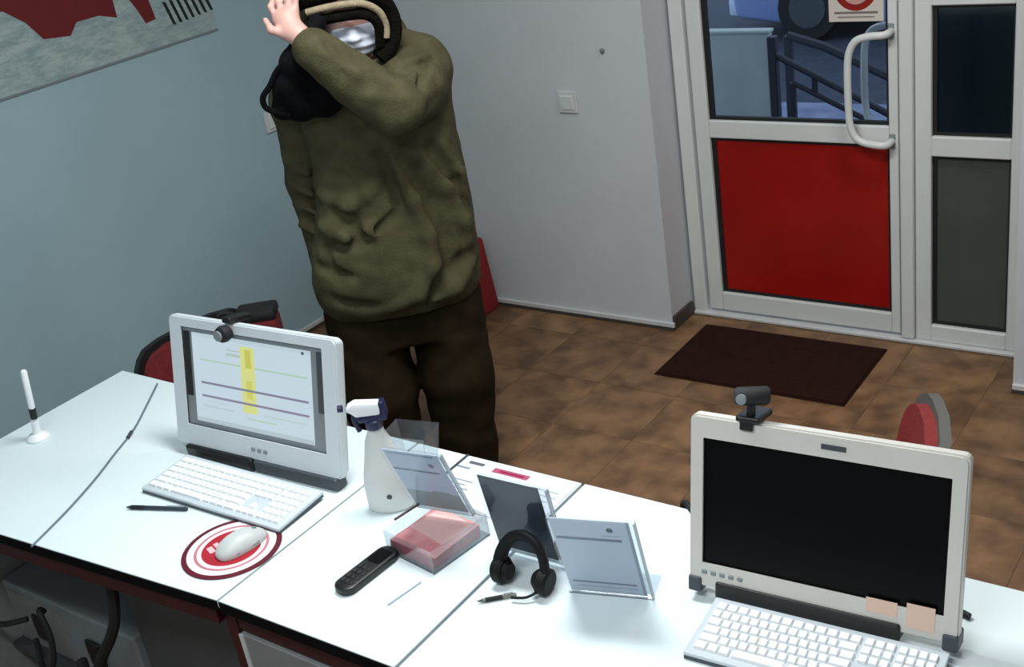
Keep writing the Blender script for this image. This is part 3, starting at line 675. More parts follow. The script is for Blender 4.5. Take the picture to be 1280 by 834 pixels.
tag(obj('plastic_cup', open_box(new(), 0.085, 0.06, 0.095, 0.0016, 0.35, T(-1.715, 1.685, 0.7505) @ RZ(R(12))), TRAYA), 'clear flared plastic cup at the back edge behind the tilted card', 'cup')

# leaflet stands (A5 acrylic stands seen from behind, leaning)
def stand(loc, yaw_, w, h, tilt, z0, pm, label, ml=0.004, mr=0.012, name='leaflet_stand', cat='leaflet stand', foot=0.07):
    s = thing(name, label, cat, loc, yaw_)
    M = T(0, 0, z0) @ RX(-tilt)          # tilt negative: top leans towards the camera
    quad('leaflet', [M @ Vector(v) for v in ((-w/2, 0, 0), (w/2, 0, 0), (w/2, 0, h), (-w/2, 0, h))], pm, s, 0.0012)
    bm = new(); box(bm, -w/2-ml, w/2+mr, -0.0045, -0.0025, -0.004, h+0.003, 0, 1, M); box(bm, -w/2-ml, w/2+mr, 0.003, 0.005, -0.004, h+0.003, 0, 1, M); obj('acrylic_panel', bm, ACR, s)
    bm = new(); box(bm, w/2+mr-0.003, w/2+mr, -0.0045, 0.005, -0.004, h+0.003, 0, 1, M); box(bm, -w/2-ml, w/2+mr, -0.0045, 0.005, -0.0045, -0.0015, 0, 1, M); obj('acrylic_edge', bm, ACRE, s)
    if foot:
        bm = new(); box(bm, -w/2-ml, w/2+mr, -0.004, foot, 0.0005, 0.003); obj('acrylic_foot', bm, ACR, s)
    return s
DOC = print_mat('leaflet_print', (196, 203, 214), [('r', .0, .86, .73, .765, (118, 124, 142)), ('r', .06, .9, .13, .155, (126, 130, 148)), ('c', .74, .88, .03, .7, (70, 74, 88)), ('r', .62, .86, .80, .81, (150, 156, 172)), ('r', .1, .9, .08, .09, (140, 146, 160)), ('r', .0, .03, .0, 1, (200, 204, 212)), ('r', .96, 1, .0, 1, (150, 158, 170))], 0, 0.8)
DARKP = print_mat('dark_leaflet', (34, 40, 54), [('r', .0, .035, 0, 1, (18, 19, 24)), ('r', .965, 1, 0, 1, (18, 19, 24)), ('r', 0, 1, .975, 1, (22, 22, 30))], 0, 0.85)
CARD = print_mat('grey_card', (190, 199, 214), [('r', 0, 1, 0, .30, (150, 164, 162)), ('r', .0, .86, .66, .69, (112, 120, 138)), ('c', .78, .80, .035, .7, (120, 126, 140)), ('r', .5, .84, .30, .33, (150, 160, 170)), ('r', .05, .9, .94, .97, (138, 148, 162))])
stand((-1.053, 1.457, 0.75), R(16.3), 0.148, 0.216, R(-16.2), 0.005, DOC, 'clear stand with pale grey leaflet left of the dark screen computer')
stand((-1.256, 1.487, 0.75), R(1.4), 0.141, 0.188, R(-9.2), 0.018, DARKP, 'dark navy leaflet in a clear stand above the black headset', mr=0.022)
stand((-1.478, 1.498, 0.804), R(8.6), 0.128, 0.196, R(-21.8), 0.004, CARD, 'clear stand with grey card leaning over the pink paper tray', foot=0.0)

# tray with pink papers
tr = thing('paper_tray', 'clear acrylic tray holding pink papers on the middle desk', 'tray', (-1.468, 1.457, 0.75), R(-9))
obj('tray_walls', open_box(new(), 0.148, 0.160, 0.052, 0.0025, 0.0), TRAYA, tr)
pb = thing('paper_stack', 'stack of pink notepaper with red edges inside the clear tray', 'paper', (-1.468, 1.452, 0.7528), R(-9))
PINK = mat('pink_paper', (226, 160, 160), 0.8, rgb2=(206, 128, 132), scale=22); REDE = mat('red_paper_edge', (176, 52, 66), 0.8, var=0.2, scale=60)
obj('block', box(new(), -0.068, 0.062, -0.068, 0.070, 0.0, 0.026, 0.001, 1), REDE, pb)
obj('sheet', box(new(), -0.066, 0.064, -0.065, 0.068, 0.026, 0.0275, 0, 1, RZ(R(3))), PINK, pb)
obj('sheet', box(new(), -0.060, 0.050, -0.02, 0.066, 0.0276, 0.029, 0, 1, RZ(R(-5))), mat('pale_pink_paper', (232, 186, 184), 0.8, var=0.1), pb)
obj('divider_edge', tube(new(), [(-0.072, -0.046, 0.060), (-0.070, 0.052, 0.060)], 0.003, 6), mat('brown_grey_strip', (92, 78, 80), 0.6, var=0.1), tr)

# price sheet on the desk
SHEET = print_mat('price_sheet_print', (216, 222, 228), [('r', .06, .20, .86, .92, (92, 96, 104)), ('r', .0, .12, .74, .78, (130, 140, 156)), ('r', .30, .62, .80, .90, (170, 84, 112)), ('r', .36, .58, .83, .87, (140, 36, 70)),
    ('r', .06, .26, .50, .52, (120, 130, 148)), ('r', .04, .22, .42, .44, (110, 120, 138)), ('r', .05, .28, .34, .36, (120, 130, 148)), ('r', .08, .24, .26, .28, (124, 132, 150)),
    ('r', .70, .94, .70, .72, (150, 160, 176)), ('r', .66, .96, .60, .62, (156, 166, 180)), ('r', .72, .92, .50, .52, (150, 160, 176)), ('r', .66, .94, .40, .42, (156, 166, 180)), ('r', .70, .95, .30, .32, (150, 160, 176))])
ls = thing('price_sheet', 'printed white sheet with a pink heading on the middle desk behind the leaflets', 'paper', (-1.4625, 1.672, 0.7505))
quad('sheet', [(-0.155, -0.095, 0.0014), (0.152, -0.100, 0.0014), (0.152, 0.088, 0.0014), (-0.155, 0.088, 0.0014)], SHEET, ls, 0.0014)
obj('dark_edge', box(new(), -0.162, -0.1555, -0.09, 0.092, 0.0, 0.003), DKGREY, ls)

# black headset standing on its ear cups
hs = thing('headset', 'black headset standing before the dark navy leaflet', 'headset', (-1.216, 1.418, 0.75), R(2))
arc = [(0.052*math.cos(a), -0.008+0.025*math.sin(a), 0.042+0.062*math.sin(a)) for a in [R(180-12*k) for k in range(16)]]
obj('headband', tube(new(), arc, 0.0145, 10, I4, False, 0.7), HSB, hs, True)
for s in (-1, 1):
    obj('ear_cup', lathe(new(), [(0.022, -0.013), (0.027, -0.008), (0.027, 0.008), (0.022, 0.013)], 20, T(s*0.050, -0.008, 0.0285) @ RY(R(90+s*6))), HSB, hs, True)
    obj('ear_pad', lathe(new(), [(0.016, -0.008), (0.022, 0.0), (0.016, 0.008)], 18, T(s*0.036, -0.008, 0.0285) @ RY(R(90))), HSB, hs, True)
obj('microphone_arm', tube(new(), smooth_path([(0.05, -0.02, 0.02), (0.03, -0.045, 0.012), (0.0, -0.055, 0.010)], 4), 0.003, 6), HSB, hs, True)

# black cable over the rear edge of the right desk and jack at the right
tag(obj('power_cable', tube(new(), smooth_path([(-0.98, 1.70, 0.753), (-1.03, 1.755, 0.754), (-1.065, 1.785, 0.748), (-1.075, 1.795, 0.72), (-1.06, 1.79, 0.66)], 6), 0.007, 8), BLACKM, None, True), 'black cable drooping over the back edge beside the dark screen computer', 'cable')
tag(obj('power_cable', tube(new(), smooth_path([(-0.452, 1.655, 0.756), (-0.47, 1.66, 0.757), (-0.50, 1.66, 0.757), (-0.54, 1.70, 0.757)], 4), [0.006]*4+[0.005]*9, 8), BLACKM, None, True), 'short black plug lead lying right of the dark screen computer', 'cable')

# ------------------------------------------------------------------ visitor chairs
def chair(loc, rz, label, red, shell, group='red visitor chairs', drop=0.0, bh=0.31, sf=0.21, rad=0.075, bw=0.47):
    """seat faces +y"""
    c = thing('visitor_chair', label, 'chair', loc, rz, group)
    bm = new(); prism(bm, rrect(0.46, 0.21+sf, 0.05, 5, 0, (sf-0.21)/2), 0.435, 0.48, I4, 0.012); obj('seat', bm, red, c, True)
    def backshape(w, h, y0, y1, z0):
        bm = new(); t = bmesh.new(); n = 0
        def pt(p, y):
            return (p[0], y+0.05*(p[0]/0.24)**2-(p[1]-0.66)*0.22, p[1])
        xs_ = np.array([-1, -0.97, -0.9, -0.8, -0.66, -0.4, 0, 0.4, 0.66, 0.8, 0.9, 0.97, 1])
        # grid fan: columns across the width following the rounded outline
        cols = []
        for u in xs_:
            x = u*w/2*0.9999
            zt = z0+h/2; half = h/2
            dx = max(0, abs(x)-(w/2-rad)); half = (h/2-rad)+math.sqrt(max(0, rad**2-dx*dx))
            cols.append([[t.verts.new(pt((x, zt+v*half), y)) for v in (-1, -0.5, 0, 0.5, 1)] for y in (y0, y1)])
        m = 5
        for a, b in zip(cols, cols[1:]):
            for j in range(m-1):
                t.faces.new((a[0][j], b[0][j], b[0][j+1], a[0][j+1])); t.faces.new((a[1][j], a[1][j+1], b[1][j+1], b[1][j]))
            t.faces.new((a[0][0], a[1][0], b[1][0], b[0][0])); t.faces.new((a[0][-1], b[0][-1], b[1][-1], a[1][-1]))
        for cc in (cols[0], cols[-1]):
            for j in range(m-1): t.faces.new((cc[0][j], cc[0][j+1], cc[1][j+1], cc[1][j]))
        bmesh.ops.recalc_face_normals(t, faces=t.faces); merge(bm, t); return bm
    obj('backrest', backshape(bw, bh, -0.235, -0.205, 0.515-drop), red, c, True)
    obj('back_shell', backshape(bw+0.035, bh+0.034, -0.252, -0.230, 0.498-drop), shell, c, True)
    for s in (-1, 1):
        obj('leg', tube(new(), smooth_path([(s*0.205, sf-0.04, 0.425), (s*0.212, sf-0.01, 0.40), (s*0.215, sf, 0.011)], 4), 0.011, 8), CHBLK, c, True)
        obj('leg', tube(new(), smooth_path([(s*0.215, -0.275, 0.62), (s*0.215, -0.232, 0.47), (s*0.22, -0.20, 0.35), (s*0.235, -0.28, 0.011)], 4), 0.011, 8), CHBLK, c, True)
        obj('seat_rail', tube(new(), [(s*0.205, sf-0.03, 0.424), (s*0.215, -0.22, 0.424)], 0.010, 8), CHBLK, c, True)
    return c
chair((-2.70, 2.005, 0), R(-97), 'dark red chair with black rim by the left wall, behind the lit computer', CHRED, CHBLK, drop=0.035, bh=0.27, sf=0.105, rad=0.12, bw=0.46)
chair((-0.885, 1.985, 0), R(104), 'red chair with grey back shell behind the dark screen computer', CHRED2, CHGRY)
hb = thing('handbag', 'dark red handbag with black top standing on the chair behind the lit computer', 'bag', (-2.775, 2.18, 0.481), R(38))
bm = new(); prism(bm, [(-0.066, 0.0), (0.066, 0.0), (0.062, 0.28), (-0.062, 0.28)], -0.045, 0.045, RX(R(90)), 0.012); obj('bag_body', bm, CHRED, hb, True)
obj('bag_top', box(new(), -0.064, 0.064, -0.048, 0.048, 0.275, 0.312, 0.012, 2), BLACKM, hb, True)
obj('handle', tube(new(), smooth_path([(-0.05, -0.03, 0.30), (-0.10, -0.045, 0.325), (-0.12, -0.05, 0.27), (-0.10, -0.055, 0.2)], 4), 0.008, 8), BLACKM, hb, True)

# red bag on the floor behind the person
bg = thing('bag', 'red bag with black edging on the floor by the back wall, behind the person', 'bag', (-3.345, 3.755, 0), R(2))
bm = new(); prism(bm, [(-0.2, 0.0), (0.20, 0.0), (0.165, 0.34), (-0.17, 0.36)], -0.07, 0.07, RX(R(90)), 0.015); obj('bag_body', bm, mat('red_bag_cloth', (140, 24, 30), 0.8, var=0.2, scale=20), bg, True)
obj('bag_edge', tube(new(), [(0.205, -0.07, 0.008), (0.172, -0.07, 0.345), (-0.17, -0.07, 0.362)], 0.008, 6), BLACKM, bg, True)
obj('strap', tube(new(), smooth_path([(-0.08, -0.05, 0.345), (-0.06, -0.06, 0.45), (0.06, -0.06, 0.45), (0.08, -0.05, 0.335)], 5), 0.009, 6), BLACKM, bg, True)

# ------------------------------------------------------------------ the person (signed distance fields meshed with surface nets)
GP = Vector((-2.42, 2.47, 0)); PRv = Vector((0.714, 0.700, 0)); PCv = Vector((0.700, -0.714, 0))
class Field:
    def __init__(s, lo, hi, h):
        s.lo = np.array(lo, float); s.h = h; s.n = np.ceil((np.array(hi)-s.lo)/h).astype(int)+1
        s.f = np.full(tuple(s.n), 1.0, np.float32)
        s.ax = [s.lo[i]+h*np.arange(s.n[i]) for i in range(3)]
    def sub(s, lo, hi):
        a = np.clip(((np.array(lo)-s.lo)/s.h).astype(int)-1, 0, s.n); b = np.clip(((np.array(hi)-s.lo)/s.h).astype(int)+2, 0, s.n)
        sl = tuple(slice(int(a[i]), int(b[i])) for i in range(3))
        X, Y, Z = np.meshgrid(*[s.ax[i][sl[i]] for i in range(3)], indexing='ij')
        return sl, X, Y, Z
    def union(s, sl, d, k):
        a = s.f[sl]
        if k <= 0: s.f[sl] = np.minimum(a, d); return
        hh = np.clip(0.5+0.5*(a-d)/k, 0, 1); s.f[sl] = a*(1-hh)+d*hh-k*hh*(1-hh)
    def cap(s, a, b, ra, rb, k=0.02):
        a = np.array(a, float); b = np.array(b, float); m = max(ra, rb)+k+0.06
        sl, X, Y, Z = s.sub(np.minimum(a, b)-m, np.maximum(a, b)+m)
        d = b-a; L2 = max(d@d, 1e-9)
        t = np.clip(((X-a[0])*d[0]+(Y-a[1])*d[1]+(Z-a[2])*d[2])/L2, 0, 1)
        dist = np.sqrt((X-a[0]-t*d[0])**2+(Y-a[1]-t*d[1])**2+(Z-a[2]-t*d[2])**2)-(ra+(rb-ra)*t)
        s.union(sl, dist, k)
    def chain(s, pts, rs, k=0.02):
        for i in range(len(pts)-1): s.cap(pts[i], pts[i+1], rs[i], rs[i+1], k)
    def carve(s, a, b, r, k=0.02):
        a = np.array(a, float); b = np.array(b, float); m = r+k+0.04
        sl, X, Y, Z = s.sub(np.minimum(a, b)-m, np.maximum(a, b)+m)
        d = b-a; t = np.clip(((X-a[0])*d[0]+(Y-a[1])*d[1]+(Z-a[2])*d[2])/max(d@d, 1e-9), 0, 1)
        dist = r-np.sqrt((X-a[0]-t*d[0])**2+(Y-a[1]-t*d[1])**2+(Z-a[2]-t*d[2])**2)
        f = s.f[sl]; hh = np.clip(0.5-0.5*(f-dist)/k, 0, 1); s.f[sl] = f*(1-hh)+dist*hh+k*hh*(1-hh)
    def ell(s, c, r, k=0.02, sub=False):
        c = np.array(c); r = np.array(r); m = k+0.06
        sl, X, Y, Z = s.sub(c-r-m, c+r+m)
        q = np.sqrt(((X-c[0])/r[0])**2+((Y-c[1])/r[1])**2+((Z-c[2])/r[2])**2)
        g = np.sqrt(((X-c[0])/r[0]**2)**2+((Y-c[1])/r[1]**2)**2+((Z-c[2])/r[2]**2)**2)+1e-6
        d = q*(q-1)/g
        if sub: s.f[sl] = np.maximum(s.f[sl], -d)
        else: s.union(sl, d, k)
    def loft(s, z, cx, cy, a, b, k=0.02, p=2.4):
        z = np.array(z); sl, X, Y, Z = s.sub((-0.6, -0.5, z[0]-0.1), (0.6, 0.5, z[-1]+0.1))
        zz = s.ax[2][sl[2]]
        A, B_, CX, CY = (np.interp(zz, z, v)[None, None, :] for v in (a, b, cx, cy))
        q = (np.abs((X-CX)/A)**p+np.abs((Y-CY)/B_)**p)**(1/p)
        d = (q-1)*np.minimum(A, B_)
        dz = np.maximum(z[0]-Z, Z-z[-1]); d = np.where((d > 0) & (dz > 0), np.sqrt(np.maximum(d, 0)**2+np.maximum(dz, 0)**2), np.maximum(d, dz))
        s.union(sl, d, k)
    def mesh(s, name, m, parent=None, disp=None):
        f = s.f; sg = f < 0; n0, n1, n2 = f.shape
        acc = np.zeros((n0-1, n1-1, n2-1, 3), np.float32); cnt = np.zeros((n0-1, n1-1, n2-1), np.float32)
        cor = [(i, j, k) for i in (0, 1) for j in (0, 1) for k in (0, 1)]
        def v(c): return f[c[0]:n0-1+c[0], c[1]:n1-1+c[1], c[2]:n2-1+c[2]]
        for c in cor:
            for ax in range(3):
                if c[ax]: continue
                e = list(c); e[ax] = 1; A = v(c); B_ = v(e); mk = (A < 0) != (B_ < 0)
                t = np.where(mk, A/np.where(mk, A-B_, 1), 0)
                for i in range(3): acc[..., i] += np.where(mk, c[i]+(t if i == ax else 0), 0)
                cnt += mk
        cell = cnt > 0; idx = np.full(cell.shape, -1, np.int64); idx[cell] = np.arange(cell.sum())
        P = np.argwhere(cell)+acc[cell]/cnt[cell][:, None]
        P = s.lo+s.h*P
        F = []
        for ax in range(3):
            sl0 = [slice(1, -1)]*3; sl0[ax] = slice(0, -1); sl1 = list(sl0); sl1[ax] = slice(1, None)
            A = sg[tuple(sl0)]; B_ = sg[tuple(sl1)]; ij = np.argwhere(A != B_); inv = A[A != B_]
            base_ = ij.copy(); o1, o2 = [i for i in range(3) if i != ax]
            base_[:, o1] += 1; base_[:, o2] += 1
            q = []
            for d1, d2 in ((-1, -1), (0, -1), (0, 0), (-1, 0)):
                c = base_.copy(); c[:, o1] += d1; c[:, o2] += d2; q.append(idx[c[:, 0], c[:, 1], c[:, 2]])
            q = np.stack(q, 1)
            flip = inv if ax != 1 else ~inv
            q[flip] = q[flip][:, ::-1]; F.append(q)
        F = np.concatenate(F)
        W = np.array(GP)[None]+P[:, :1]*np.array(PRv)[None]+P[:, 1:2]*np.array(PCv)[None]+P[:, 2:]*np.array([[0, 0, 1]])
        me = bpy.data.meshes.new(name); me.from_pydata(W.tolist(), [], F.tolist())
        bm = bmesh.new(); bm.from_mesh(me); bmesh.ops.recalc_face_normals(bm, faces=bm.faces)
        bmesh.ops.smooth_vert(bm, verts=bm.verts, factor=0.5, use_axis_x=True, use_axis_y=True, use_axis_z=True)
        if disp:
            bm.normal_update()
            for vv in bm.verts: vv.co += vv.normal*disp(vv.co)
        bm.to_mesh(me); bm.free()
        for p in me.polygons: p.use_smooth = True
        me.materials.append(m); o = bpy.data.objects.new(name, me); COL.objects.link(o)
        if parent is not None: o.parent = parent
        return o
SH, EL, WR = (0.190, 0.0, 1.435), (0.088, 0.245, 1.395), (-0.098, 0.245, 1.590)
RS, RE, RW = (-0.188, -0.055, 1.39), (-0.205, -0.115, 1.14), (-0.200, -0.095, 0.90)
# body (skin): one continuous surface from head to feet
bf = Field((-0.36, -0.22, -0.01), (0.36, 0.38, 1.80), 0.006)
bf.loft([0.80, 0.95, 1.10, 1.25, 1.40, 1.46], [0, 0.01, 0.02, 0.02, 0.015, 0.01], [-0.01]*6, [0.15, 0.15, 0.14, 0.15, 0.16, 0.08], [0.09, 0.09, 0.085, 0.09, 0.09, 0.06], 0.03)
for s in (-1, 1):
    bf.chain([(s*0.09, -0.01, 0.84), (s*0.13, 0.02, 0.46), (s*0.115, -0.01, 0.09)], [0.085, 0.058, 0.04], 0.03)
    bf.cap((s*0.115, -0.01, 0.05), (s*0.125, 0.11, 0.03), 0.032, 0.025)
bf.chain([SH, EL, WR], [0.048, 0.042, 0.028]); bf.chain([RS, RE, RW], [0.046, 0.04, 0.028])
bf.chain([(0.01, -0.01, 1.40), (0.01, 0.01, 1.53)], [0.055, 0.052], 0.03)
bf.ell((0.01, 0.01, 1.635), (0.074, 0.092, 0.096), 0.02); bf.ell((0.012, 0.045, 1.565), (0.056, 0.062, 0.062), 0.03)
bf.cap((0.012, 0.104, 1.615), (0.014, 0.122, 1.578), 0.008, 0.013, 0.012)     # nose
bf.cap((0.012, 0.098, 1.545), (0.014, 0.098, 1.545), 0.015, 0.015, 0.012)     # mouth
for s in (-1, 1):
    bf.cap((0.012+s*0.018, 0.096, 1.642), (0.012+s*0.045, 0.088, 1.642), 0.010, 0.008, 0.012)
    bf.ell((0.010+s*0.076, 0.005, 1.61), (0.010, 0.020, 0.032), 0.008)
# left hand: palm against the hood edge, fingers curling over it, thumb off the side
bf.chain([WR, (-0.128, 0.228, 1.632)], [0.027, 0.026], 0.02); 
pc_ = np.array((-0.150, 0.205, 1.662))
bf.cap((-0.128, 0.228, 1.628), (-0.150, 0.200, 1.675), 0.026, 0.024, 0.02); bf.cap((-0.155, 0.215, 1.640), (-0.172, 0.190, 1.672), 0.022, 0.020, 0.02); bf.cap((-0.150, 0.200, 1.640), (-0.132, 0.190, 1.686), 0.020, 0.018, 0.02)
for i, L in enumerate((0.86, 1.0, 0.94, 0.76)):
    b0 = np.array((-0.178+0.0185*i, 0.186+0.004*i, 1.676+0.006*i)); d1 = np.array((-0.010+0.006*i, -0.012, 0.036))*L; d2 = np.array((0.012, -0.022, 0.016))*L; d3 = np.array((0.014, -0.018, -0.002))*L
    bf.chain([b0, b0+d1, b0+d1+d2, b0+d1+d2+d3], [0.0098, 0.0092, 0.0085, 0.007], 0.006)
bf.chain([(-0.168, 0.220, 1.640), (-0.196, 0.226, 1.655), (-0.205, 0.220, 1.682)], [0.013, 0.0105, 0.0085], 0.008)
# right hand hanging behind the hip
bf.cap(RW, (-0.188, -0.045, 0.835), 0.027, 0.026, 0.02); bf.cap((-0.186, -0.06, 0.85), (-0.182, -0.065, 0.81), 0.024, 0.02, 0.02)
for i, L in enumerate((0.86, 1.0, 0.94, 0.76)):
    b0 = np.array((-0.184, -0.028-0.0175*i, 0.815)); d1 = np.array((0.004, 0, -0.038))*L; d2 = np.array((0.014, 0, -0.024))*L; d3 = np.array((0.016, 0, -0.012))*L
    bf.chain([b0, b0+d1, b0+d1+d2, b0+d1+d2+d3], [0.0098, 0.0092, 0.0085, 0.007], 0.006)
bf.chain([(-0.182, -0.025, 0.85), (-0.172, 0.002, 0.83), (-0.168, 0.008, 0.80)], [0.013, 0.0105, 0.0085], 0.008)
person = bf.mesh('person', SKIN)
tag(person, 'person in olive hooded jacket and white face mask standing behind the desk, forearm raised', 'person')
# trousers
tf = Field((-0.42, -0.30, -0.01), (0.42, 0.34, 0.92), 0.009)
tf.loft([0.62, 0.75, 0.90], [0, 0, 0], [-0.01]*3, [0.238, 0.235, 0.21], [0.14, 0.145, 0.13], 0.05)
tf.chain([(0.124, 0, 0.72), (0.126, 0.015, 0.46), (0.106, -0.01, 0.06)], [0.120, 0.118, 0.098], 0.025)
tf.chain([(-0.130, 0, 0.72), (-0.134, 0.02, 0.46), (-0.134, -0.01, 0.06)], [0.122, 0.122, 0.102], 0.025)
def wr1(c):
    return 0.006*noise.noise(Vector((c.x*9, c.y*9, c.z*14)))+0.004*math.sin(c.z*38+8*noise.noise(c*5))*max(0, noise.noise(c*4+Vector((3, 1, 7)))+0.3)
tf.mesh('trousers', TROUS, person, wr1)
# shoes
for s in (-1, 1):
    sf = Field((s*0.125-0.1, -0.16, -0.004), (s*0.125+0.1, 0.24, 0.16), 0.007)
    sf.cap((s*0.120, -0.04, 0.045), (s*0.128, 0.12, 0.036), 0.044, 0.034, 0.01); sf.cap((s*0.120, -0.03, 0.10), (s*0.120, -0.035, 0.05), 0.046, 0.046, 0.03)
    sl, X, Y, Z = sf.sub((-1, -1, -1), (1, 1, 1)); sf.f[sl] = np.maximum(sf.f[sl], 0.002-Z)
    sf.mesh('shoe', BLACKM, person)
# jacket
jf = Field((-0.44, -0.32, 0.68), (0.44, 0.44, 1.66), 0.009)
Z_ = [0.735, 0.765, 0.80, 0.86, 0.92, 1.00, 1.14, 1.24, 1.36, 1.44, 1.50]
CX = [0.0, 0.0, 0.0, 0.002, 0.008, 0.022, 0.038, 0.04, 0.034, 0.025, 0.02]
A_ = [0.236, 0.252, 0.260, 0.264, 0.258, 0.246, 0.226, 0.222, 0.228, 0.21, 0.12]
B_ = [0.150, 0.168, 0.180, 0.188, 0.186, 0.178, 0.158, 0.150, 0.146, 0.132, 0.10]
jf.loft(Z_, CX, [0.0]*11, A_, B_, 0.03, 2.3)
jf.chain([SH, (0.145, 0.13, 1.41), EL], [0.092, 0.088, 0.078], 0.035); jf.chain([EL, (-0.01, 0.25, 1.495), WR], [0.079, 0.070, 0.056], 0.012)
jf.chain([(0.10, -0.03, 1.525), (0.19, -0.02, 1.475)], [0.055, 0.06], 0.04); jf.chain([(-0.08, -0.04, 1.52), (-0.17, -0.04, 1.45)], [0.05, 0.06], 0.04)
# folds as soft ridges lying on the cloth
def surf(x, z, off=0.0):
    cx, a, b = np.interp(z, Z_, CX), np.interp(z, Z_, A_), np.interp(z, Z_, B_)
    q = min(0.999, abs((x-cx)/a)); return (x, b*(1-q**2.3)**(1/2.3)+off, z)
for pts, r in (([(0.045, 1.22), (0.09, 1.10), (0.115, 0.99), (0.108, 0.89), (0.055, 0.815), (-0.04, 0.785)], 0.024), ([(0.14, 1.22), (0.195, 1.11), (0.225, 1.00), (0.232, 0.92)], 0.020), ([(0.205, 1.23), (0.24, 1.13), (0.25, 1.04)], 0.014),
    ([(-0.17, 1.14), (-0.10, 1.115), (-0.04, 1.14), (0.01, 1.18)], 0.015), ([(-0.19, 1.05), (-0.12, 1.02), (-0.05, 1.03), (0.03, 1.09)], 0.018),
    ([(0.09, 0.785), (0.16, 0.80), (0.23, 0.85)], 0.020)):
    jf.chain([surf(x, z, -r*0.1) for x, z in pts], [r*0.7]+[r*1.15]*(len(pts)-2)+[r*0.6], 0.024)
for pts, r in (([(0.085, 1.22), (0.14, 1.08), (0.165, 0.96), (0.15, 0.87)], 0.018), ([(0.17, 1.23), (0.222, 1.11), (0.245, 1.0)], 0.013), ([(-0.15, 1.09), (-0.10, 1.065), (-0.09, 1.02)], 0.017), ([(-0.19, 0.99), (-0.09, 1.0), (0.02, 1.07)], 0.011), ([(-0.23, 0.93), (-0.12, 0.90)], 0.010), ([(-0.20, 0.83), (-0.08, 0.80)], 0.010),
    ([(0.12, 0.85), (0.06, 0.775)], 0.014), ([(0.13, 0.845), (0.20, 0.885)], 0.014), ([(0.02, 1.25), (0.045, 1.10)], 0.014), ([(-0.20, 0.98), (-0.185, 0.90)], 0.012)):
    P_ = [surf(x, z, 0.003) for x, z in pts]
    for a, b in zip(P_, P_[1:]): jf.carve(a, b, r, 0.022)
for a, b in (((0.225, 0.10, 1.475), (0.13, 0.21, 1.485)), ((0.19, 0.17, 1.475), (0.15, 0.24, 1.43)), ((0.13, 0.335, 1.41), (0.05, 0.33, 1.475)), ((-0.02, 0.32, 1.53), (-0.06, 0.285, 1.60))): jf.carve(a, b, 0.008, 0.025)
for a, b in (((0.20, 0.07, 1.47), (0.12, 0.17, 1.455)), ((0.245, 0.06, 1.44), (0.16, 0.21, 1.40)), ((0.16, 0.05, 1.50), (0.09, 0.13, 1.49)), ((0.10, 0.31, 1.43), (0.02, 0.315, 1.46)), ((0.0, 0.315, 1.52), (-0.07, 0.30, 1.58))):
    jf.cap(a, b, 0.011, 0.009, 0.02)
def wr2(c):
    n1 = noise.noise(Vector((c.x*7, c.y*7, c.z*9))); n2 = noise.noise(Vector((c.x*16+5, c.y*16, c.z*22)))
    return 0.006*n1+0.004*n2
jacket = jf.mesh('jacket', OLIVE, person, wr2)
rf = Field((-0.44, -0.30, 0.76), (-0.02, 0.16, 1.56), 0.009)
rf.chain([(-0.165, -0.035, 1.40), RS, RE, RW], [0.078, 0.080, 0.071, 0.060], 0.02)
for zc in (1.22, 1.15, 1.09, 1.02): rf.cap((-0.26, -0.06, zc), (-0.20, -0.015, zc-0.03), 0.012, 0.010, 0.02)
rf.mesh('sleeve', OLIVE, person, wr2)
# hood: shell with front opening, then its trims
hf = Field((-0.22, -0.24, 1.44), (0.24, 0.24, 1.88), 0.008)
hf.ell((0.005, -0.015, 1.64), (0.136, 0.150, 0.150), 0.02); hf.chain([(0.10, -0.05, 1.54), (-0.08, -0.05, 1.54)], [0.07, 0.07], 0.04)
hf.ell((0.008, 0.03, 1.62), (0.104, 0.14, 0.116), 0.0, True)
hf.cap_cut = None
sl, X, Y, Z = hf.sub((-1, -1, 0), (1, 1, 3)); cut = np.maximum(np.sqrt(((X-0.008)/0.118)**2+((Z-1.585)/0.085)**2)-1, 0.05-Y)*0.08; hf.f[sl] = np.maximum(hf.f[sl], -cut)
hood = hf.mesh('hood', OLIVE, person, lambda c: 0.004*noise.noise(c*14))
def loc2w(p): return GP+PRv*p[0]+PCv*p[1]+Vector((0, 0, p[2]))
def ptube(name, pts, r, m, par, flat=1.0, k=5):
    return obj(name, tube(new(), [loc2w(p) for p in smooth_path(pts, k)], r, 10, I4, False, flat), m, par, True)
ptube('fur_trim', [(-0.125, 0.115, 1.69), (-0.09, 0.130, 1.703), (-0.02, 0.135, 1.708), (0.05, 0.13, 1.703), (0.105, 0.115, 1.675), (0.130, 0.10, 1.62), (0.128, 0.10, 1.57), (0.105, 0.115, 1.53), (0.075, 0.125, 1.508)], 0.021, RIMB, hood)
ptube('beige_trim', [(-0.098, 0.152, 1.672), (-0.05, 0.160, 1.677), (0.01, 0.162, 1.677), (0.06, 0.155, 1.668), (0.095, 0.142, 1.640), (0.107, 0.130, 1.60), (0.102, 0.128, 1.565)], 0.010, RIMT, hood)
ptube('inner_trim', [(-0.10, 0.142, 1.640), (-0.05, 0.148, 1.646), (0.01, 0.150, 1.646), (0.055, 0.146, 1.640), (0.084, 0.135, 1.615), (0.088, 0.125, 1.58), (0.082, 0.12, 1.545)], 0.015, RIMB, hood)
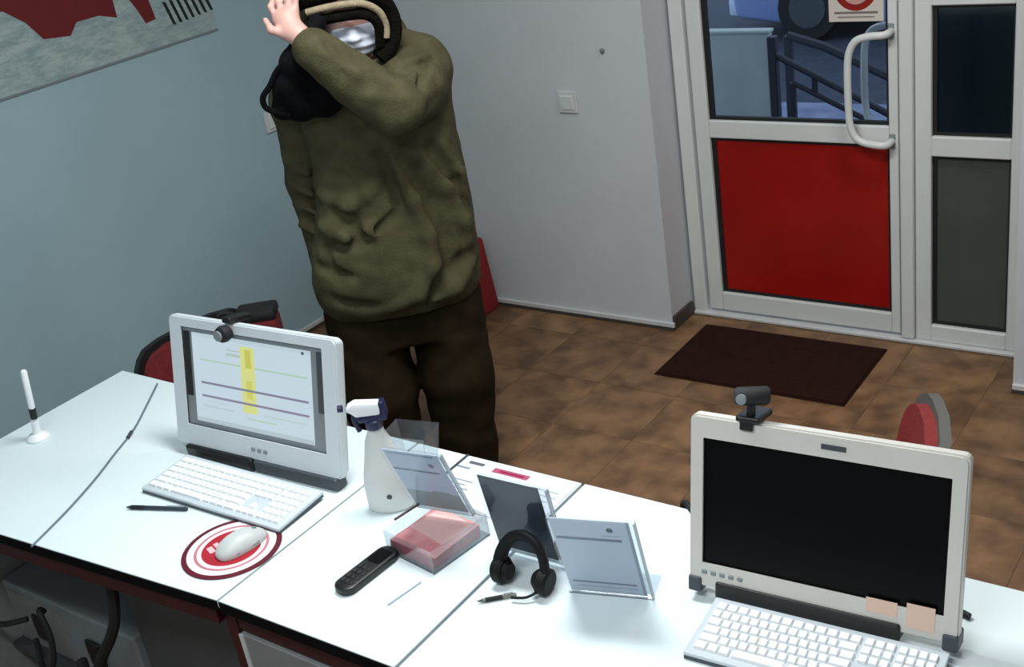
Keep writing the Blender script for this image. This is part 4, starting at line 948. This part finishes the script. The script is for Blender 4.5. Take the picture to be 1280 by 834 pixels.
# mask
mf = Field((-0.10, 0.0, 1.48), (0.12, 0.18, 1.64), 0.005)
mf.ell((0.013, 0.055, 1.566), (0.070, 0.072, 0.056), 0.01); mf.cap((0.012, 0.11, 1.60), (0.014, 0.130, 1.575), 0.012, 0.014, 0.02)
mf.ell((0.012, 0.02, 1.566), (0.066, 0.078, 0.07), 0, True)
mf.mesh('face_mask', MASKM, person, lambda c: 0.0025*math.sin(c.z*260))
# eyes and brows
for s in (-1, 1):
    obj('eye', blob(new(), 0.011, 0.011, 0.009, T(*loc2w((0.012+s*0.032, 0.083, 1.622)))), mat('eye_white', (200, 196, 190), 0.3, var=0.05), person, True)
    obj('eyebrow', tube(new(), [loc2w(p) for p in ((0.012+s*0.014, 0.103, 1.645), (0.012+s*0.035, 0.099, 1.651), (0.012+s*0.055, 0.085, 1.645))], 0.005, 6), mat('dark_hair', (42, 26, 22), 0.8, var=0.2), person, True)
# black scarf bunched between raised wrist and chest, with a hanging loop
cf = Field((-0.34, 0.0, 1.34), (0.08, 0.36, 1.70), 0.007)
cf.chain([(-0.075, 0.175, 1.640), (-0.115, 0.205, 1.600), (-0.155, 0.195, 1.555), (-0.185, 0.17, 1.495), (-0.165, 0.15, 1.445), (-0.105, 0.15, 1.43), (-0.05, 0.15, 1.44)], [0.024, 0.034, 0.036, 0.040, 0.042, 0.042, 0.03], 0.025)
cf.chain([(-0.13, 0.16, 1.53), (-0.10, 0.15, 1.47)], [0.045, 0.045], 0.03); cf.chain([(-0.21, 0.165, 1.47), (-0.225, 0.14, 1.425), (-0.17, 0.145, 1.405)], [0.022, 0.022, 0.024], 0.02)
scarf = cf.mesh('scarf', SCARF, person, lambda c: 0.006*noise.noise(c*22))
ptube('strap', [(-0.165, 0.215, 1.575), (-0.205, 0.20, 1.545), (-0.235, 0.185, 1.505), (-0.262, 0.175, 1.475), (-0.262, 0.17, 1.445), (-0.235, 0.165, 1.425), (-0.20, 0.165, 1.412)], 0.0085, SCARF, scarf)
